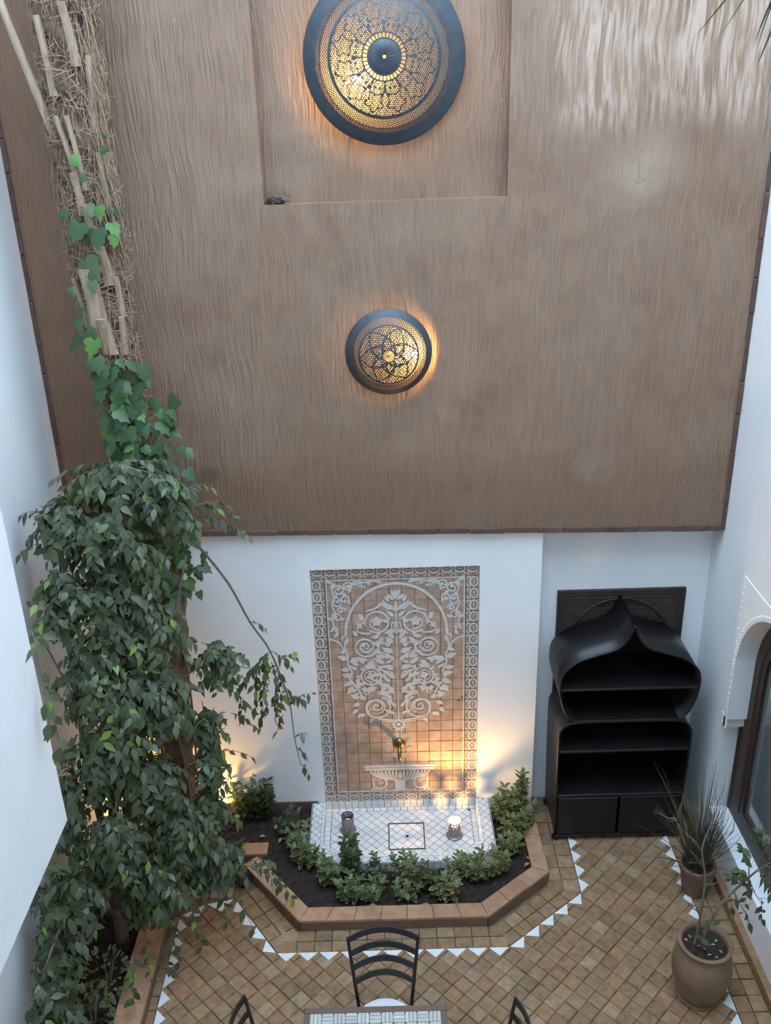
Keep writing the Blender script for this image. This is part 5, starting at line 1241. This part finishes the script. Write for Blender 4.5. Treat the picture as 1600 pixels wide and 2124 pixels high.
# ------------------------------------------------------------------ table and chairs
TXc, TYb, TWd = -.155, -2.385, .41
tbl = thing('mosaic_table', (TXc, TYb-TWd, 0), 'square table with pale basketweave mosaic top and brown edge', 'table')
b = MB(); fwid = .036
for (x0, x1, y0, y1) in ((-TWd, TWd, -fwid, 0), (-TWd, TWd, -2*TWd, -2*TWd+fwid), (-TWd, -TWd+fwid, -2*TWd+fwid, -fwid), (TWd-fwid, TWd, -2*TWd+fwid, -fwid)): b.prism([(TXc+x0, TYb+y0), (TXc+x1, TYb+y0), (TXc+x1, TYb+y1), (TXc+x0, TYb+y1)], .71, .752, .004)
b.obj('edge_frame', M['tabletop'], tbl)
b = MB(); b.box(TXc-TWd+fwid, TXc+TWd-fwid, TYb-2*TWd+fwid, TYb-fwid, .715, .742); b.obj('mosaic_bed', M['zgrout'], tbl)
un = (2*TWd-2*fwid)/11; rest = MB(); darkm = MB(); cnt = 0
for j in range(11):
    for i in range(11):
        x0 = TXc-TWd+fwid+i*un; y0 = TYb-fwid-(j+1)*un; g = .0012; sq_ = un*.16; a = (un-sq_)/2
        bars = []
        if (i+j) % 2:
            for k in range(3): bars.append((x0+g, x0+un-g, y0+k*un/3+g, y0+(k+1)*un/3-g))
        else:
            for k in range(3): bars.append((x0+k*un/3+g, x0+(k+1)*un/3-g, y0+g, y0+un-g))
        for q_ in bars:
            pl = [(q_[0], q_[2]), (q_[1], q_[2]), (q_[1], q_[3]), (q_[0], q_[3])]
            if j < 3: m_ = MB(); m_.prism(pl, .738, .751, .0012); m_.obj('mosaic_bar', M['mosaic'], tbl)
            else: rest.prism(pl, .738, .751, .0012)
        if i < 10: darkm.prism([(x0+un-sq_/2, y0+un-sq_), (x0+un+sq_/2, y0+un-sq_), (x0+un+sq_/2, y0+un), (x0+un-sq_/2, y0+un)], .74, .7525)
stuff(rest.obj('mosaic_bars_rest', M['mosaic'], tbl)); stuff(darkm.obj('dark_mosaic_squares', M['tabletop'], tbl))
for sx in (-1, 1):
    for sy in (0, 1):
        b = MB(); x, y = TXc+sx*(TWd-.05), TYb-.05-sy*(2*TWd-.10); b.tube([(x, y, 0), (x, y, .712)], .014, 8); b.obj('leg', M['chairmetal'], tbl)
b = MB()
for y in (TYb-.05, TYb-2*TWd+.05): b.box(TXc-TWd+.05, TXc+TWd-.05, y-.01, y+.01, .69, .712)
for x in (TXc-TWd+.05, TXc+TWd-.05): b.box(x-.01, x+.01, TYb-2*TWd+.05, TYb-.05, .69, .712)
b.obj('apron', M['chairmetal'], tbl)

def chair(x, y, rz, label):
    """local: back plane at +y, sitter faces -y"""
    root = thing('iron_chair', (x, y, 0), label, 'chair', 'ladder-back chairs at the table', rz); mw = WM[root.name]
    def P(nm, b, m_, sm=False): return b.obj(nm, M[m_], root, sm, mw)
    yb = .19
    post = lambda sg, t: Vector((sg*(.165+.048*t), yb+.075*t, .44+.46*t))
    for sg in (-1, 1):
        b = MB(); b.tube([(sg*.17, yb+.045, 0), (sg*.165, yb, .30), post(sg, 0), post(sg, .5), post(sg, 1), post(sg, 1.025)], [.011, .011, .011, .011, .010, .008], 8); P('back_post', b, 'chairmetal', True)
        b = MB(); b.tube([(sg*.19, -.21, 0), (sg*.18, -.19, .44)], .011, 8); P('leg', b, 'chairmetal', True)
        b = MB(); b.tube([(sg*.168, yb+.02, .18), (sg*.186, -.20, .18)], .007, 6); P('stretcher', b, 'chairmetal')
    for t in (.98, .76, .54, .32):
        b = MB(); n = 12; vs = []
        for i in range(n+1):
            s_ = i/n*2-1; p = post(1, t); X_ = p.x*s_; bow = (1-s_*s_)*.055; rise = (1-s_*s_)*.022
            for dz in (-.019, .019):
                for dy in (-.005, .005): vs.append((X_, p.y+bow+dy+dz*.16, p.z+rise+dz))
        fs = []
        for i in range(n):
            a = 4*i; fs += [(a, a+1, a+5, a+4), (a+2, a+6, a+7, a+3), (a, a+4, a+6, a+2), (a+1, a+3, a+7, a+5)]
        fs += [(0, 2, 3, 1), (4*n, 4*n+1, 4*n+3, 4*n+2)]
        b.add(vs, fs); P('back_slat', b, 'chairmetal')
    b = MB(); n = 28; b.tube([(.195*math.cos(a), -.005+.195*math.sin(a), .445) for a in np.linspace(0, 2*PI, n+1)], .010, 6); b.lathe([(0, .44), (.19, .44), (.19, .45), (0, .45)], n, c=(0, -.005, 0)); P('seat_frame', b, 'chairmetal')
    b = MB(); b.lathe([(0, .452), (.17, .452), (.187, .462), (.19, .474), (.182, .487), (.15, .494), (0, .497)], n, c=(0, -.005, 0)); c_ = P('seat_cushion', b, 'cushion', True)
    b = MB(); b.tube([(.186*math.cos(a), -.005+.186*math.sin(a), .484) for a in np.linspace(0, 2*PI, n+1)], .003, 5); b.obj('piping', M['cushion'], c_, True, mw)
chair(-.105, -2.305, 0, 'black iron ladder-back chair facing the camera across the table')
chair(-.893+.265, -2.63, PI/2, 'black iron chair at the left side of the table, only its back tip visible')
chair(.636-.265, -2.69, -PI/2, 'black iron chair at the right side of the table, only its back tip visible')
